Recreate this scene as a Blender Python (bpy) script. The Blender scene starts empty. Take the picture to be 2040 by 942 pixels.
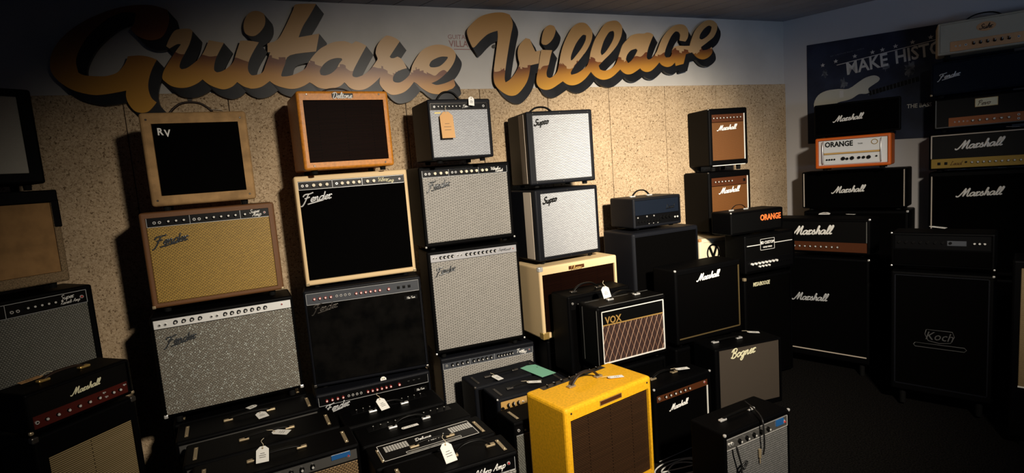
import bpy, bmesh, math, random
from mathutils import Matrix, Vector
from mathutils.geometry import tessellate_polygon
random.seed(7)
SC = bpy.context.scene
COL = SC.collection
rad = math.radians

# ------------------------------------------------------------------ camera
cam_data = bpy.data.cameras.new('camera')
cam = bpy.data.objects.new('camera', cam_data); COL.objects.link(cam)
cam_data.sensor_width = 36.0
cam_data.lens = 1099.04 / 2040.0 * 36.0
cam_data.clip_start = 0.02
yaw, pitch, roll = rad(22.1196), rad(6.6853), rad(4.3973)
fw = Vector((math.sin(yaw)*math.cos(pitch), math.cos(yaw)*math.cos(pitch), -math.sin(pitch)))
rt = Vector((math.cos(yaw), -math.sin(yaw), 0)); dn = fw.cross(rt)
r2 = rt*math.cos(roll) + dn*math.sin(roll); d2 = dn*math.cos(roll) - rt*math.sin(roll)
M = Matrix((r2, -d2, -fw)).transposed().to_4x4()
M.translation = Vector((0, 0, 1.70))
cam.matrix_world = M
SC.camera = cam

# ------------------------------------------------------------------ light and exposure
SC.view_settings.view_transform = 'Standard'
SC.view_settings.look = 'None'
SC.view_settings.gamma = 1.0
SC.view_settings.use_curve_mapping = False
SC.view_settings.exposure = 0.0
world = bpy.data.worlds.new('world'); SC.world = world; world.use_nodes = True
world.node_tree.nodes['Background'].inputs[0].default_value = (0.45, 0.6, 1.0, 1)
world.node_tree.nodes['Background'].inputs[1].default_value = 0.02

def spot(name, loc, target, power, color, size, blend, radius):
    l = bpy.data.lights.new(name, 'SPOT'); l.energy = power; l.color = color
    l.spot_size = rad(size); l.spot_blend = blend; l.shadow_soft_size = radius
    o = bpy.data.objects.new(name, l); COL.objects.link(o); o.location = loc
    o.rotation_euler = (Vector(target)-Vector(loc)).to_track_quat('-Z', 'Y').to_euler()
    return o
key = spot('ceiling_spotlight', (1.15, -0.5, 2.6), (1.85, 3.9, 0.56), 960, (1.0, 0.89, 0.74), 94, 1.0, 0.12)
key.scale = (1.0, 0.60, 1.0)                                         # beam squashed in height to keep the upper wall dim
spot('ceiling_spotlight', (1.25, -0.5, 2.6), (2.68, 3.9, 1.42), 1250, (1.0, 0.88, 0.70), 34, 1.0, 0.12)  # second beam beside the first, added to brighten the wall's hot spot
# added cool fill lamp behind the camera, tints the ceiling and wall tops blue
l = bpy.data.lights.new('added_ceiling_fill', 'AREA'); l.energy = 8; l.spread = rad(75); l.color = (.45, .65, 1.0); l.shape = 'RECTANGLE'; l.size = 1.6; l.size_y = .8
o = bpy.data.objects.new('added_ceiling_fill', l); COL.objects.link(o); o.location = (2.2, -2.0, 1.5)
o.rotation_euler = (Vector((2.9, 0.9, 2.9))-Vector(o.location)).to_track_quat('-Z', 'Y').to_euler()

# ------------------------------------------------------------------ materials
def mat(name, col, rough=0.6, spec=0.3, metal=0.0, bump=0.0, bscale=600, coat=0.0, var=0.0, vscale=30, var_col=None):
    m = bpy.data.materials.new(name); m.use_nodes = True
    nt = m.node_tree; b = nt.nodes['Principled BSDF']
    b.inputs['Base Color'].default_value = (*col, 1)
    b.inputs['Roughness'].default_value = rough
    b.inputs['Specular IOR Level'].default_value = spec
    b.inputs['Metallic'].default_value = metal
    b.inputs['Coat Weight'].default_value = coat
    tc = nt.nodes.new('ShaderNodeTexCoord')
    if bump:
        n = nt.nodes.new('ShaderNodeTexNoise'); n.inputs['Scale'].default_value = bscale; n.inputs['Detail'].default_value = 2
        nt.links.new(tc.outputs['Object'], n.inputs['Vector'])
        bp = nt.nodes.new('ShaderNodeBump'); bp.inputs['Strength'].default_value = bump; bp.inputs['Distance'].default_value = 0.002
        nt.links.new(n.outputs['Fac'], bp.inputs['Height']); nt.links.new(bp.outputs['Normal'], b.inputs['Normal'])
    if var:
        n = nt.nodes.new('ShaderNodeTexNoise'); n.inputs['Scale'].default_value = vscale; n.inputs['Detail'].default_value = 6
        nt.links.new(tc.outputs['Object'], n.inputs['Vector'])
        mx = nt.nodes.new('ShaderNodeMix'); mx.data_type = 'RGBA'
        mx.inputs[6].default_value = (*col, 1); mx.inputs[7].default_value = (*(var_col or [c*(1-var) for c in col]), 1)
        rp = nt.nodes.new('ShaderNodeMapRange'); rp.inputs[1].default_value = .4; rp.inputs[2].default_value = .65
        nt.links.new(n.outputs['Fac'], rp.inputs[0]); nt.links.new(rp.outputs[0], mx.inputs[0])
        nt.links.new(mx.outputs[2], b.inputs['Base Color'])
    return m

def xz_coord(nt):
    tc = nt.nodes.new('ShaderNodeTexCoord'); s = nt.nodes.new('ShaderNodeSeparateXYZ'); c = nt.nodes.new('ShaderNodeCombineXYZ')
    nt.links.new(tc.outputs['Object'], s.inputs[0])
    nt.links.new(s.outputs['X'], c.inputs['X']); nt.links.new(s.outputs['Z'], c.inputs['Y'])
    return c.outputs[0]

def weave(name, c1, c2, gap, bw=.012, rh=.006, ms=.0012, rough=.5, spec=.3, sparkle=0.0, metal=0.0, offset=.5):
    """grille cloth: interlaced threads, two thread colours over a dark gap"""
    m = bpy.data.materials.new(name); m.use_nodes = True
    nt = m.node_tree; b = nt.nodes['Principled BSDF']
    v = xz_coord(nt)
    br = nt.nodes.new('ShaderNodeTexBrick')
    br.inputs['Scale'].default_value = 1.0
    br.inputs['Color1'].default_value = (*c1, 1); br.inputs['Color2'].default_value = (*c2, 1); br.inputs['Mortar'].default_value = (*gap, 1)
    br.inputs['Mortar Size'].default_value = ms; br.inputs['Mortar Smooth'].default_value = .3
    br.inputs['Brick Width'].default_value = bw; br.inputs['Row Height'].default_value = rh
    br.offset = offset
    nt.links.new(v, br.inputs['Vector'])
    out = br.outputs['Color']
    if sparkle:
        n = nt.nodes.new('ShaderNodeTexVoronoi'); n.inputs['Scale'].default_value = 400
        nt.links.new(v, n.inputs['Vector'])
        lt = nt.nodes.new('ShaderNodeMath'); lt.operation = 'GREATER_THAN'; lt.inputs[1].default_value = 1 - sparkle
        sp = nt.nodes.new('ShaderNodeSeparateColor'); nt.links.new(n.outputs['Color'], sp.inputs[0])
        nt.links.new(sp.outputs[0], lt.inputs[0])
        mx = nt.nodes.new('ShaderNodeMix'); mx.data_type = 'RGBA'; mx.inputs[7].default_value = (.8, .92, .88, 1)
        nt.links.new(lt.outputs[0], mx.inputs[0]); nt.links.new(out, mx.inputs[6]); out = mx.outputs[2]
    nt.links.new(out, b.inputs['Base Color'])
    b.inputs['Roughness'].default_value = rough; b.inputs['Specular IOR Level'].default_value = spec; b.inputs['Metallic'].default_value = metal
    return m

def diamond(name, base, line, p=.05, k=2.0, wdt=.07):
    m = bpy.data.materials.new(name); m.use_nodes = True
    nt = m.node_tree; b = nt.nodes['Principled BSDF']
    v = xz_coord(nt); s = nt.nodes.new('ShaderNodeSeparateXYZ'); nt.links.new(v, s.inputs[0])
    def mth(op, a, bb):
        n = nt.nodes.new('ShaderNodeMath'); n.operation = op
        for i, q in enumerate((a, bb)):
            if q is None: continue
            if isinstance(q, (int, float)): n.inputs[i].default_value = q
            else: nt.links.new(q, n.inputs[i])
        return n.outputs[0]
    def lines(sign, w):
        t = mth('ADD', mth('MULTIPLY', s.outputs['X'], 1/p), mth('MULTIPLY', s.outputs['Y'], sign/(p*k)))
        return mth('LESS_THAN', mth('FRACT', mth('ADD', t, 50), None), w)
    def mix(f, a, col):
        mx = nt.nodes.new('ShaderNodeMix'); mx.data_type = 'RGBA'
        nt.links.new(f, mx.inputs[0])
        if isinstance(a, tuple): mx.inputs[6].default_value = (*a, 1)
        else: nt.links.new(a, mx.inputs[6])
        mx.inputs[7].default_value = (*col, 1); return mx.outputs[2]
    c = mix(lines(1, wdt), base, (line[0]*.3, line[1]*.2, line[2]*.15))
    c = mix(lines(-1, wdt), c, line)
    nt.links.new(c, b.inputs['Base Color']); b.inputs['Roughness'].default_value = .7
    return m

MT = {
 'tolex': mat('black_vinyl', (.0011, .0011, .0013), .5, .06, bump=.35, bscale=500),
 'tolex2': mat('charcoal_vinyl', (.0048, .0054, .0078), .5, .14, bump=.5, bscale=350),
 'navy': mat('dark_navy_vinyl', (.004, .007, .014), .6, .1, bump=.3),
 'tweed_old': mat('worn_tan_tweed', (.41, .245, .105), .75, .2, bump=.3, bscale=300, var=.35, vscale=12),
 'tweed_orange': mat('lacquered_orange_tweed', (.62, .225, .02), .42, .4, bump=.25, bscale=420, var=.25, vscale=60),
 'tweed_yellow': mat('yellow_tweed', (.90, .46, .014), .42, .4, bump=.3, bscale=420, var=.2, vscale=90),
 'blonde': mat('blonde_vinyl', (.72, .53, .29), .5, .3, bump=.25),
 'cream': mat('cream_vinyl', (.62, .56, .40), .55, .3, bump=.2),
 'cream_head': mat('pale_cream_vinyl', (.44, .37, .255), .55, .3, bump=.2),
 'browntol': mat('brown_vinyl', (.14, .06, .022), .5, .3, bump=.4),
 'orangetol': mat('bright_orange_vinyl', (.62, .11, .006), .5, .35, bump=.25),
 'redtol': mat('dark_red_vinyl', (.12, .01, .004), .6, .2),
 'peeled': mat('bare_fibreboard', (.26, .18, .10), .9, .1, bump=.8, bscale=160, var=.55, vscale=160),
 'board': mat('brown_cardboard_panel', (.30, .165, .062), .75, .2, var=.25, vscale=14),
 'greycloth': weave('pale_grey_cloth', (.36, .34, .29), (.33, .31, .26), (.28, .26, .22), .004, .004, .0006),
 'silver': weave('silver_grille_cloth', (.50, .475, .43), (.43, .41, .37), (.07, .065, .06), .030, .0086, .0021, spec=.4),
 'silver_bright': weave('bright_silver_grille_cloth', (.47, .49, .51), (.39, .405, .43), (.13, .13, .14), .022, .0078, .0015, spec=.4),
 'silver_dark': weave('aged_silver_grille_cloth', (.30, .275, .22), (.22, .20, .16), (.04, .035, .028), .014, .0072, .0016, sparkle=.03, spec=.5),
 'silver_dim': weave('dim_green_grey_grille_cloth', (.20, .195, .165), (.16, .155, .13), (.03, .03, .025), .012, .009, .0018),
 'wheat': weave('wheat_grille_cloth', (.50, .31, .06), (.40, .25, .05), (.08, .045, .01), .016, .0075, .0016),
 'wheat_lines': weave('wheat_ribbed_cloth', (.34, .25, .125), (.30, .22, .105), (.04, .028, .012), .4, .0085, .0022),
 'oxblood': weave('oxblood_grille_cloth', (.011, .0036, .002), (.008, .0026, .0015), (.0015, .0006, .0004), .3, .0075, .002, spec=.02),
 'oxblood_lit': weave('lit_oxblood_grille_cloth', (.075, .034, .014), (.055, .026, .011), (.008, .004, .002), .3, .0085, .0028, spec=.2),  # lighter copy of the oxblood cloth, stronger light put into its colour
 'tan': weave('tan_grille_cloth', (.165, .066, .018), (.145, .057, .015), (.10, .038, .010), .005, .005, .0008),
 'tan_right': weave('dull_straw_grille_cloth', (.30, .215, .105), (.26, .185, .09), (.15, .10, .05), .006, .006, .001),
 'grey_brown': weave('grey_brown_grille_cloth', (.085, .068, .052), (.072, .056, .043), (.035, .028, .021), .006, .005, .001),
 'brown_weave': weave('brown_basket_grille_cloth', (.33, .21, .10), (.26, .165, .08), (.03, .02, .01), .016, .008, .002),
 'grey_ribbed': weave('grey_ribbed_grille_cloth', (.24, .235, .225), (.18, .18, .17), (.03, .03, .03), .008, .011, .0016),
 'blackcloth': mat('black_grille_cloth', (.0010, .0009, .0009), .9, .02, bump=.3, bscale=700),
 'darkcloth': mat('torn_black_grille_cloth', (.0042, .0038, .0034), .9, .04, bump=.5, bscale=500, var=.9, vscale=9, var_col=(.001, .001, .001)),
 'vox': diamond('brown_diamond_grille_cloth', (.030, .011, .007), (.55, .36, .25), .040, 2.3, .085),
 'black': mat('black_plastic', (.002, .002, .002), .4, .2),
 'blackpanel': mat('black_control_panel', (.0022, .0022, .0025), .35, .2),
 'greypanel': mat('grey_control_panel', (.055, .06, .07), .4, .4),
 'whitepanel': mat('white_aluminium_panel', (.80, .80, .78), .38, .5, metal=.2),
 'silverpanel': mat('brushed_silver_panel', (.50, .50, .52), .35, .5, metal=.4),
 'chromepanel': mat('chrome_panel', (.60, .58, .54), .22, .5, metal=.9),
 'blue': mat('blue_panel_print', (.015, .09, .26), .4, .3),
 'goldpanel': mat('gold_panel', (.55, .36, .09), .38, .5, metal=.4),
 'brasspanel': mat('brass_panel', (.70, .42, .13), .38, .5, metal=.35),
 'dimgold': mat('dull_gold_panel', (.30, .19, .03), .45, .4, metal=.3),
 'redpanel': mat('dark_red_panel', (.06, .007, .005), .35, .4),
 'brownpanel': mat('dark_brown_panel', (.07, .020, .006), .45, .3),
 'orangepanel': mat('burnt_orange_panel', (.30, .085, .018), .4, .4),
 'copperpanel': mat('copper_panel', (.62, .30, .12), .4, .4, metal=.3),
 'white': mat('white_plastic', (.85, .84, .80), .45, .4),
 'piping': mat('white_piping', (.80, .78, .72), .5, .3),
 'goldpip': mat('gold_piping', (.35, .21, .06), .5, .3),
 'creamlogo': mat('cream_lettering', (.74, .70, .46), .45, .4),
 'orangelogo': mat('orange_lettering', (.95, .21, .05), .5, .3),
 'chrome': mat('chrome', (.78, .77, .74), .28, .5, metal=.55),
 'knobcap': mat('spun_aluminium_cap', (.62, .61, .57), .4, .5, metal=.2),
 'nickel': mat('tarnished_nickel', (.42, .33, .20), .35, .5, metal=.5),
 'darkmetal': mat('dark_metal', (.10, .09, .08), .35, .5, metal=.8),
 'chromelogo': mat('dark_chrome_lettering', (.055, .06, .065), .25, .6, metal=.3),
 'lightlogo': mat('pale_chrome_lettering', (.55, .56, .56), .3, .5, metal=.3),
 'brass': mat('brass', (.55, .36, .11), .35, .5, metal=.6),
 'leather': mat('dark_leather', (.022, .012, .008), .45, .4),
 'rubber': mat('black_rubber', (.005, .005, .005), .8, .1),
 'red': mat('red_knob', (.42, .035, .035), .3, .5),
 'creamknob': mat('cream_knob', (.78, .72, .55), .4, .4),
 'paper': mat('white_paper_tag', (.82, .81, .76), .8, .1),
 'kraft': mat('brown_card_tag', (.62, .36, .16), .8, .1),
 'green': mat('mint_green_card', (.22, .52, .36), .7, .2),
 'string': mat('pale_string', (.70, .60, .42), .9, .1),
 'dimgoldpip': mat('dull_gold_piping', (.10, .07, .028), .5, .3),
 'dimgrey': mat('dull_grey_piping', (.10, .10, .095), .5, .3),
 'cable': mat('black_cable', (.008, .008, .008), .4, .4),
 'whitecable': mat('white_cable', (.70, .69, .64), .5, .3),
 'fingrey': mat('grey_stripe', (.55, .47, .38), .6, .2),
 'ventgrille': None,
}

# ------------------------------------------------------------------ mesh helpers
def new_obj(name, me, parent=None, m=None):
    o = bpy.data.objects.new(name, me); COL.objects.link(o)
    if m is not None:
        me.materials.clear()
        for k in (m if isinstance(m, (list, tuple)) else [m]):
            me.materials.append(MT[k] if isinstance(k, str) else k)
    if parent is not None: o.parent = parent
    return o
def to_mesh(bm, name, smooth=False):
    bmesh.ops.recalc_face_normals(bm, faces=bm.faces)
    if smooth:
        for f in bm.faces: f.smooth = True
    me = bpy.data.meshes.new(name); bm.to_mesh(me); bm.free(); return me
def bm_box(bm, x0, x1, y0, y1, z0, z1, bev=0.0, seg=2, mi=0):
    vs = [bm.verts.new(p) for p in ((x0,y0,z0),(x1,y0,z0),(x1,y1,z0),(x0,y1,z0),(x0,y0,z1),(x1,y0,z1),(x1,y1,z1),(x0,y1,z1))]
    fs = [bm.faces.new([vs[i] for i in q]) for q in ((0,3,2,1),(4,5,6,7),(0,1,5,4),(1,2,6,5),(2,3,7,6),(3,0,4,7))]
    for f in fs: f.material_index = mi
    if bev:
        es = list({e for f in fs for e in f.edges})
        r = bmesh.ops.bevel(bm, geom=es, offset=bev, segments=seg, affect='EDGES', profile=.5)
        for f in r['faces']: f.material_index = mi
def box(name, x0, x1, y0, y1, z0, z1, m, parent=None, bev=0.0, seg=2):
    bm = bmesh.new(); bm_box(bm, x0, x1, y0, y1, z0, z1, bev, seg)
    return new_obj(name, to_mesh(bm, name), parent, m)
def bm_cyl(bm, c, axis, r0, r1, length, n=14, mi=0):
    a = Vector(axis).normalized(); q = a.to_track_quat('Z', 'Y').to_matrix()
    c = Vector(c); A = []; B = []
    for i in range(n):
        t = 2*math.pi*i/n; d = q @ Vector((math.cos(t), math.sin(t), 0))
        A.append(bm.verts.new(c + d*r0)); B.append(bm.verts.new(c + d*r1 + a*length))
    fs = [bm.faces.new((A[i], A[(i+1) % n], B[(i+1) % n], B[i])) for i in range(n)]
    fs += [bm.faces.new(A[::-1]), bm.faces.new(B)]
    for f in fs: f.material_index = mi
def bm_tube(bm, pts, r, n=8, flat=1.0, up=(0, -1, 0), mi=0):
    """tube along pts; flat squashes it along 'up'"""
    pts = [Vector(p) for p in pts]; rings = []; up = Vector(up)
    for i, p in enumerate(pts):
        t = (pts[min(i+1, len(pts)-1)] - pts[max(i-1, 0)])
        if t.length < 1e-9: t = Vector((1, 0, 0))
        t.normalize(); s = t.cross(up)
        if s.length < 1e-4: s = t.cross(Vector((1, .2, .1)))
        s.normalize(); w = s.cross(t)
        rings.append([bm.verts.new(p + s*(r*math.cos(2*math.pi*k/n)) + w*(r*flat*math.sin(2*math.pi*k/n))) for k in range(n)])
    for a, b in zip(rings[:-1], rings[1:]):
        for k in range(n):
            f = bm.faces.new((a[k], a[(k+1) % n], b[(k+1) % n], b[k])); f.material_index = mi; f.smooth = True
    for q in (rings[0][::-1], rings[-1]):
        bm.faces.new(q).material_index = mi
def spline(pts, n=5):
    """Catmull-Rom through 2D or 3D points"""
    if len(pts) < 3: return [tuple(p) for p in pts]
    out = []; P = [pts[0]] + list(pts) + [pts[-1]]
    for i in range(1, len(P)-2):
        for k in range(n):
            t = k/n
            out.append(tuple(.5*((2*b) + (c-a)*t + (2*a-5*b+4*c-d)*t*t + (-a+3*b-3*c+d)*t**3) for a, b, c, d in zip(P[i-1], P[i], P[i+1], P[i+2])))
    out.append(tuple(pts[-1])); return out
def smooth_loop(pts, n=4, corner=52):
    """closed outline: curves between points but keeps sharp corners"""
    N = len(pts); out = []; V = [Vector(p) for p in pts]
    def is_corner(i):
        a = V[i]-V[i-1]; b = V[(i+1) % N]-V[i]
        return a.angle(b, 0) > rad(corner)
    cr = [is_corner(i) for i in range(N)]
    for i in range(N):
        b, c = V[i], V[(i+1) % N]
        a = b if cr[i] else V[i-1]; d = c if cr[(i+1) % N] else V[(i+2) % N]
        for k in range(n):
            t = k/n
            out.append(.5*((2*b) + (c-a)*t + (2*a-5*b+4*c-d)*t*t + (-a+3*b-3*c+d)*t**3))
    return out

# ------------------------------------------------------------------ lettering
SCRIPT = {
 'a': (1.25, [[(1.0,.85),(.6,1.0),(.2,.75),(.1,.3),(.35,0),(.75,.25),(1.0,.9),(.95,.2),(1.12,0),(1.35,.2)]]),
 'b': (1.05, [[(0,.2),(.38,.95),(.52,1.8),(.36,2.0),(.25,1.2),(.2,.3),(.45,0),(.8,.2),(.85,.6),(.65,.85),(1.1,.8)]]),
 'c': (.95, [[(.9,.8),(.6,1),(.2,.7),(.15,.25),(.45,0),(1.05,.25)]]),
 'd': (1.25, [[(1.0,.85),(.6,1.0),(.2,.75),(.1,.3),(.35,0),(.75,.25),(1.05,1.0),(1.15,2.0),(1.0,.3),(1.15,0),(1.35,.2)]]),
 'e': (.9, [[(.1,.4),(.6,.5),(.8,.8),(.55,1),(.2,.7),(.15,.25),(.45,0),(1.0,.25)]]),
 'g': (1.2, [[(1.0,.85),(.6,1.0),(.2,.75),(.1,.3),(.35,0),(.75,.25),(1.0,.9),(.9,-.4),(.6,-.9),(.25,-.7),(.6,-.2),(1.3,.25)]]),
 'h': (1.12, [[(0,.2),(.4,1.0),(.55,1.85),(.4,2.0),(.3,1.4),(.2,0)],[(.2,0),(.38,.65),(.7,1.0),(.86,.75),(.8,.2),(.95,0),(1.2,.2)]]),
 'i': (.6, [[(0,.2),(.25,1.0),(.2,.2),(.35,0),(.65,.2)],[(.3,1.4),(.36,1.5)]]),
 'k': (1.0, [[(0,.2),(.4,1.0),(.55,1.85),(.4,2.0),(.3,1.4),(.2,0)],[(.8,.95),(.3,.5),(.75,.05),(1.05,.15)]]),
 'l': (.66, [[(0,.2),(.42,1.0),(.6,1.85),(.42,2.05),(.27,1.5),(.2,.3),(.38,0),(.7,.2)]]),
 'm': (1.5, [[(0,.6),(.15,1),(.2,.6),(.15,0)],[(.15,.1),(.35,.8),(.6,1),(.65,.6),(.6,0)],[(.6,.1),(.8,.8),(1.05,1),(1.1,.5),(1.1,.1),(1.25,0),(1.55,.2)]]),
 'n': (1.1, [[(0,.6),(.15,1),(.2,.6),(.15,0)],[(.15,.1),(.35,.8),(.65,1),(.72,.5),(.7,.1),(.85,0),(1.15,.2)]]),
 'o': (1.0, [[(.55,1),(.2,.8),(.1,.35),(.4,0),(.8,.3),(.8,.75),(.55,1),(.7,.8),(1.05,.85)]]),
 'p': (.98, [[(0,.6),(.2,1),(.15,0),(.05,-.9)],[(.15,.6),(.5,1),(.85,.8),(.8,.3),(.45,0),(.15,.2)]]),
 'r': (.82, [[(0,.6),(.2,1.05),(.2,.5),(.15,0)],[(.17,.45),(.42,.98),(.66,1.0),(.74,.82)],[(.15,0),(.4,.05),(.82,.2)]]),
 's': (.85, [[(0,.15),(.45,1.12),(.48,.8),(.74,.4),(.55,.02),(.15,.12)],[(.55,.02),(.9,.2)]]),
 't': (.7, [[(.05,.3),(.4,1.6),(.25,.3),(.38,0),(.7,.2)],[(.05,1.05),(.7,1.12)]]),
 'u': (1.15, [[(0,.7),(.15,1),(.15,.3),(.4,0),(.75,.3),(.85,1),(.8,.2),(.95,0),(1.2,.2)]]),
 'v': (1.0, [[(0,.8),(.2,1),(.35,.1),(.5,.1),(.85,.95),(1.05,.85)]]),
 'w': (1.35, [[(0,.8),(.15,1),(.25,.1),(.4,.1),(.6,.8),(.7,.1),(.85,.1),(1.15,.95),(1.35,.85)]]),
 'x': (1.0, [[(0,.9),(.25,.9),(.7,.05),(1.0,.15)],[(.85,.95),(.1,.05)]]),
 'y': (1.1, [[(0,.7),(.15,1),(.2,.3),(.45,.1),(.8,.9),(.75,-.3),(.4,-.85),(.2,-.6),(.6,-.1),(1.1,.25)]]),
 'M': (1.95, [[(-.75,.28),(-.72,.02),(-.4,-.02),(-.1,.3),(.35,1.2),(.72,2.15),(.74,1.2),(.62,0)],[(.62,0),(1.0,1.0),(1.55,2.15),(1.5,1.1),(1.48,.25),(1.7,0),(1.98,.22)]]),
 'F': (1.7, [[(-.2,1.45),(-.05,1.85),(.4,2.0),(1.2,1.98),(2.0,2.2)],[(.95,2.0),(.72,1.1),(.45,.1),(.12,-.65),(-.3,-.75)],[(.2,1.0),(.75,1.05),(1.4,1.22)],[(1.2,-.5),(2.8,-.3),(4.8,-.08)]]),
 'S': (1.25, [[(1.15,1.7),(.85,2.05),(.4,1.85),(.4,1.35),(.9,.85),(.9,.25),(.45,0),(.0,.25),(.1,.5)]]),
 'B': (1.4, [[(.35,1.9),(.3,1),(.15,0)],[(-.2,1.4),(.1,1.95),(.7,2.1),(1.1,1.8),(.9,1.25),(.4,1.05),(1.0,.95),(1.15,.4),(.75,0),(.1,.1),(-.1,.3)]]),
 'C': (1.3, [[(1.15,1.6),(.95,2.0),(.5,1.9),(.1,1.2),(.15,.4),(.55,0),(1.1,.3)]]),
 'L': (1.3, [[(.75,1.7),(.6,2.05),(.4,1.7),(.35,.6),(.1,.05),(.6,.1),(1.2,.1)]]),
 'P': (1.2, [[(.35,1.9),(.2,0)],[(-.15,1.5),(.2,2.0),(.8,2.05),(1.0,1.6),(.75,1.1),(.3,1.0)]]),
 'D': (1.5, [[(.45,1.9),(.35,1),(.2,.1),(.8,.0),(1.25,.6),(1.2,1.5),(.7,2.0),(.0,1.85),(-.15,1.5)]]),
 'K': (1.35, [[(.3,2),(.15,0)],[(1.2,2.0),(.3,.95),(1.2,.05),(1.45,.2)]]),
 'R': (1.35, [[(.35,1.9),(.2,0)],[(-.15,1.5),(.2,2.0),(.8,2.05),(1.0,1.6),(.75,1.15),(.35,1.05),(1.1,.05),(1.4,.2)]]),
 'T': (1.3, [[(-.1,1.6),(.1,1.95),(.7,1.85),(1.4,2.1)],[(.75,1.9),(.55,.8),(.4,0)]]),
 'V': (1.35, [[(-.2,1.5),(.0,2.0),(.3,1.9),(.45,.3),(.55,.05),(1.0,1.2),(1.45,2.0)]]),
 'A': (1.5, [[(.0,.1),(.4,.8),(.95,2.05),(1.05,.9),(1.1,.1),(1.4,.2)],[(.35,.8),(1.1,.85)]]),
 ' ': (.7, []),
}
_cache = {}
def script_mesh(text, width, r=.11, slant=.32, rise=0.0):
    """handwritten-style lettering as rounded strokes; local X/Z, facing -Y, centred"""
    key = (text, round(width, 4), r, slant, rise)
    if key in _cache: return _cache[key]
    strokes = []; x = 0.0
    for ch in text:
        adv, st = SCRIPT[ch]
        for s in st: strokes.append([(x + px + slant*pz, pz + rise*(x+px)) for px, pz in s])
        x += adv
    xs = [p[0] for s in strokes for p in s]; zs = [p[1] for s in strokes for p in s]
    k = width/(max(xs)-min(xs)); cx = (max(xs)+min(xs))/2; cz = (max(zs)+min(zs))/2
    bm = bmesh.new()
    for s in strokes:
        pts = spline(s, 4)
        bm_tube(bm, [((a-cx)*k, 0, (b-cz)*k) for a, b in pts], r*k, 8, .45)
    me = to_mesh(bm, 'lettering'); _cache[key] = me
    return me
def text_mesh(text, height, depth=.001, bold=0.0, shear=0.0, xs=1.0):
    """plain block lettering; local X/Z, facing -Y, centred"""
    key = ('T', text, round(height, 4), depth, bold, shear, xs)
    if key in _cache: return _cache[key]
    c = bpy.data.curves.new('lettering', 'FONT'); c.body = text; c.size = 1.0; c.extrude = .02; c.offset = bold; c.shear = shear
    c.resolution_u = 2
    o = bpy.data.objects.new('lettering', c); COL.objects.link(o)
    dg = bpy.context.evaluated_depsgraph_get(); me = bpy.data.meshes.new_from_object(o.evaluated_get(dg))
    bpy.data.objects.remove(o); bpy.data.curves.remove(c)
    X = [v.co.x for v in me.vertices]; Y = [v.co.y for v in me.vertices]
    k = height/(max(Y)-min(Y)); cx = (max(X)+min(X))/2; cy = (max(Y)+min(Y))/2
    for v in me.vertices:
        x, y, z = v.co; v.co = ((x-cx)*k*xs, -depth*(z/.02)*.5, (y-cy)*k)
    _cache[key] = me
    return me
def lettering(name, me, parent, m, x, y, z, rx=0.0, rz=0.0, rot=0.0):
    key = (me.name, m)
    if key not in _cache:
        c = me.copy(); c.materials.clear(); c.materials.append(MT[m]); _cache[key] = c
    o = bpy.data.objects.new(name, _cache[key]); COL.objects.link(o); o.parent = parent
    o.location = (x, y, z); o.rotation_euler = (rx, rot, rz); return o

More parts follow.
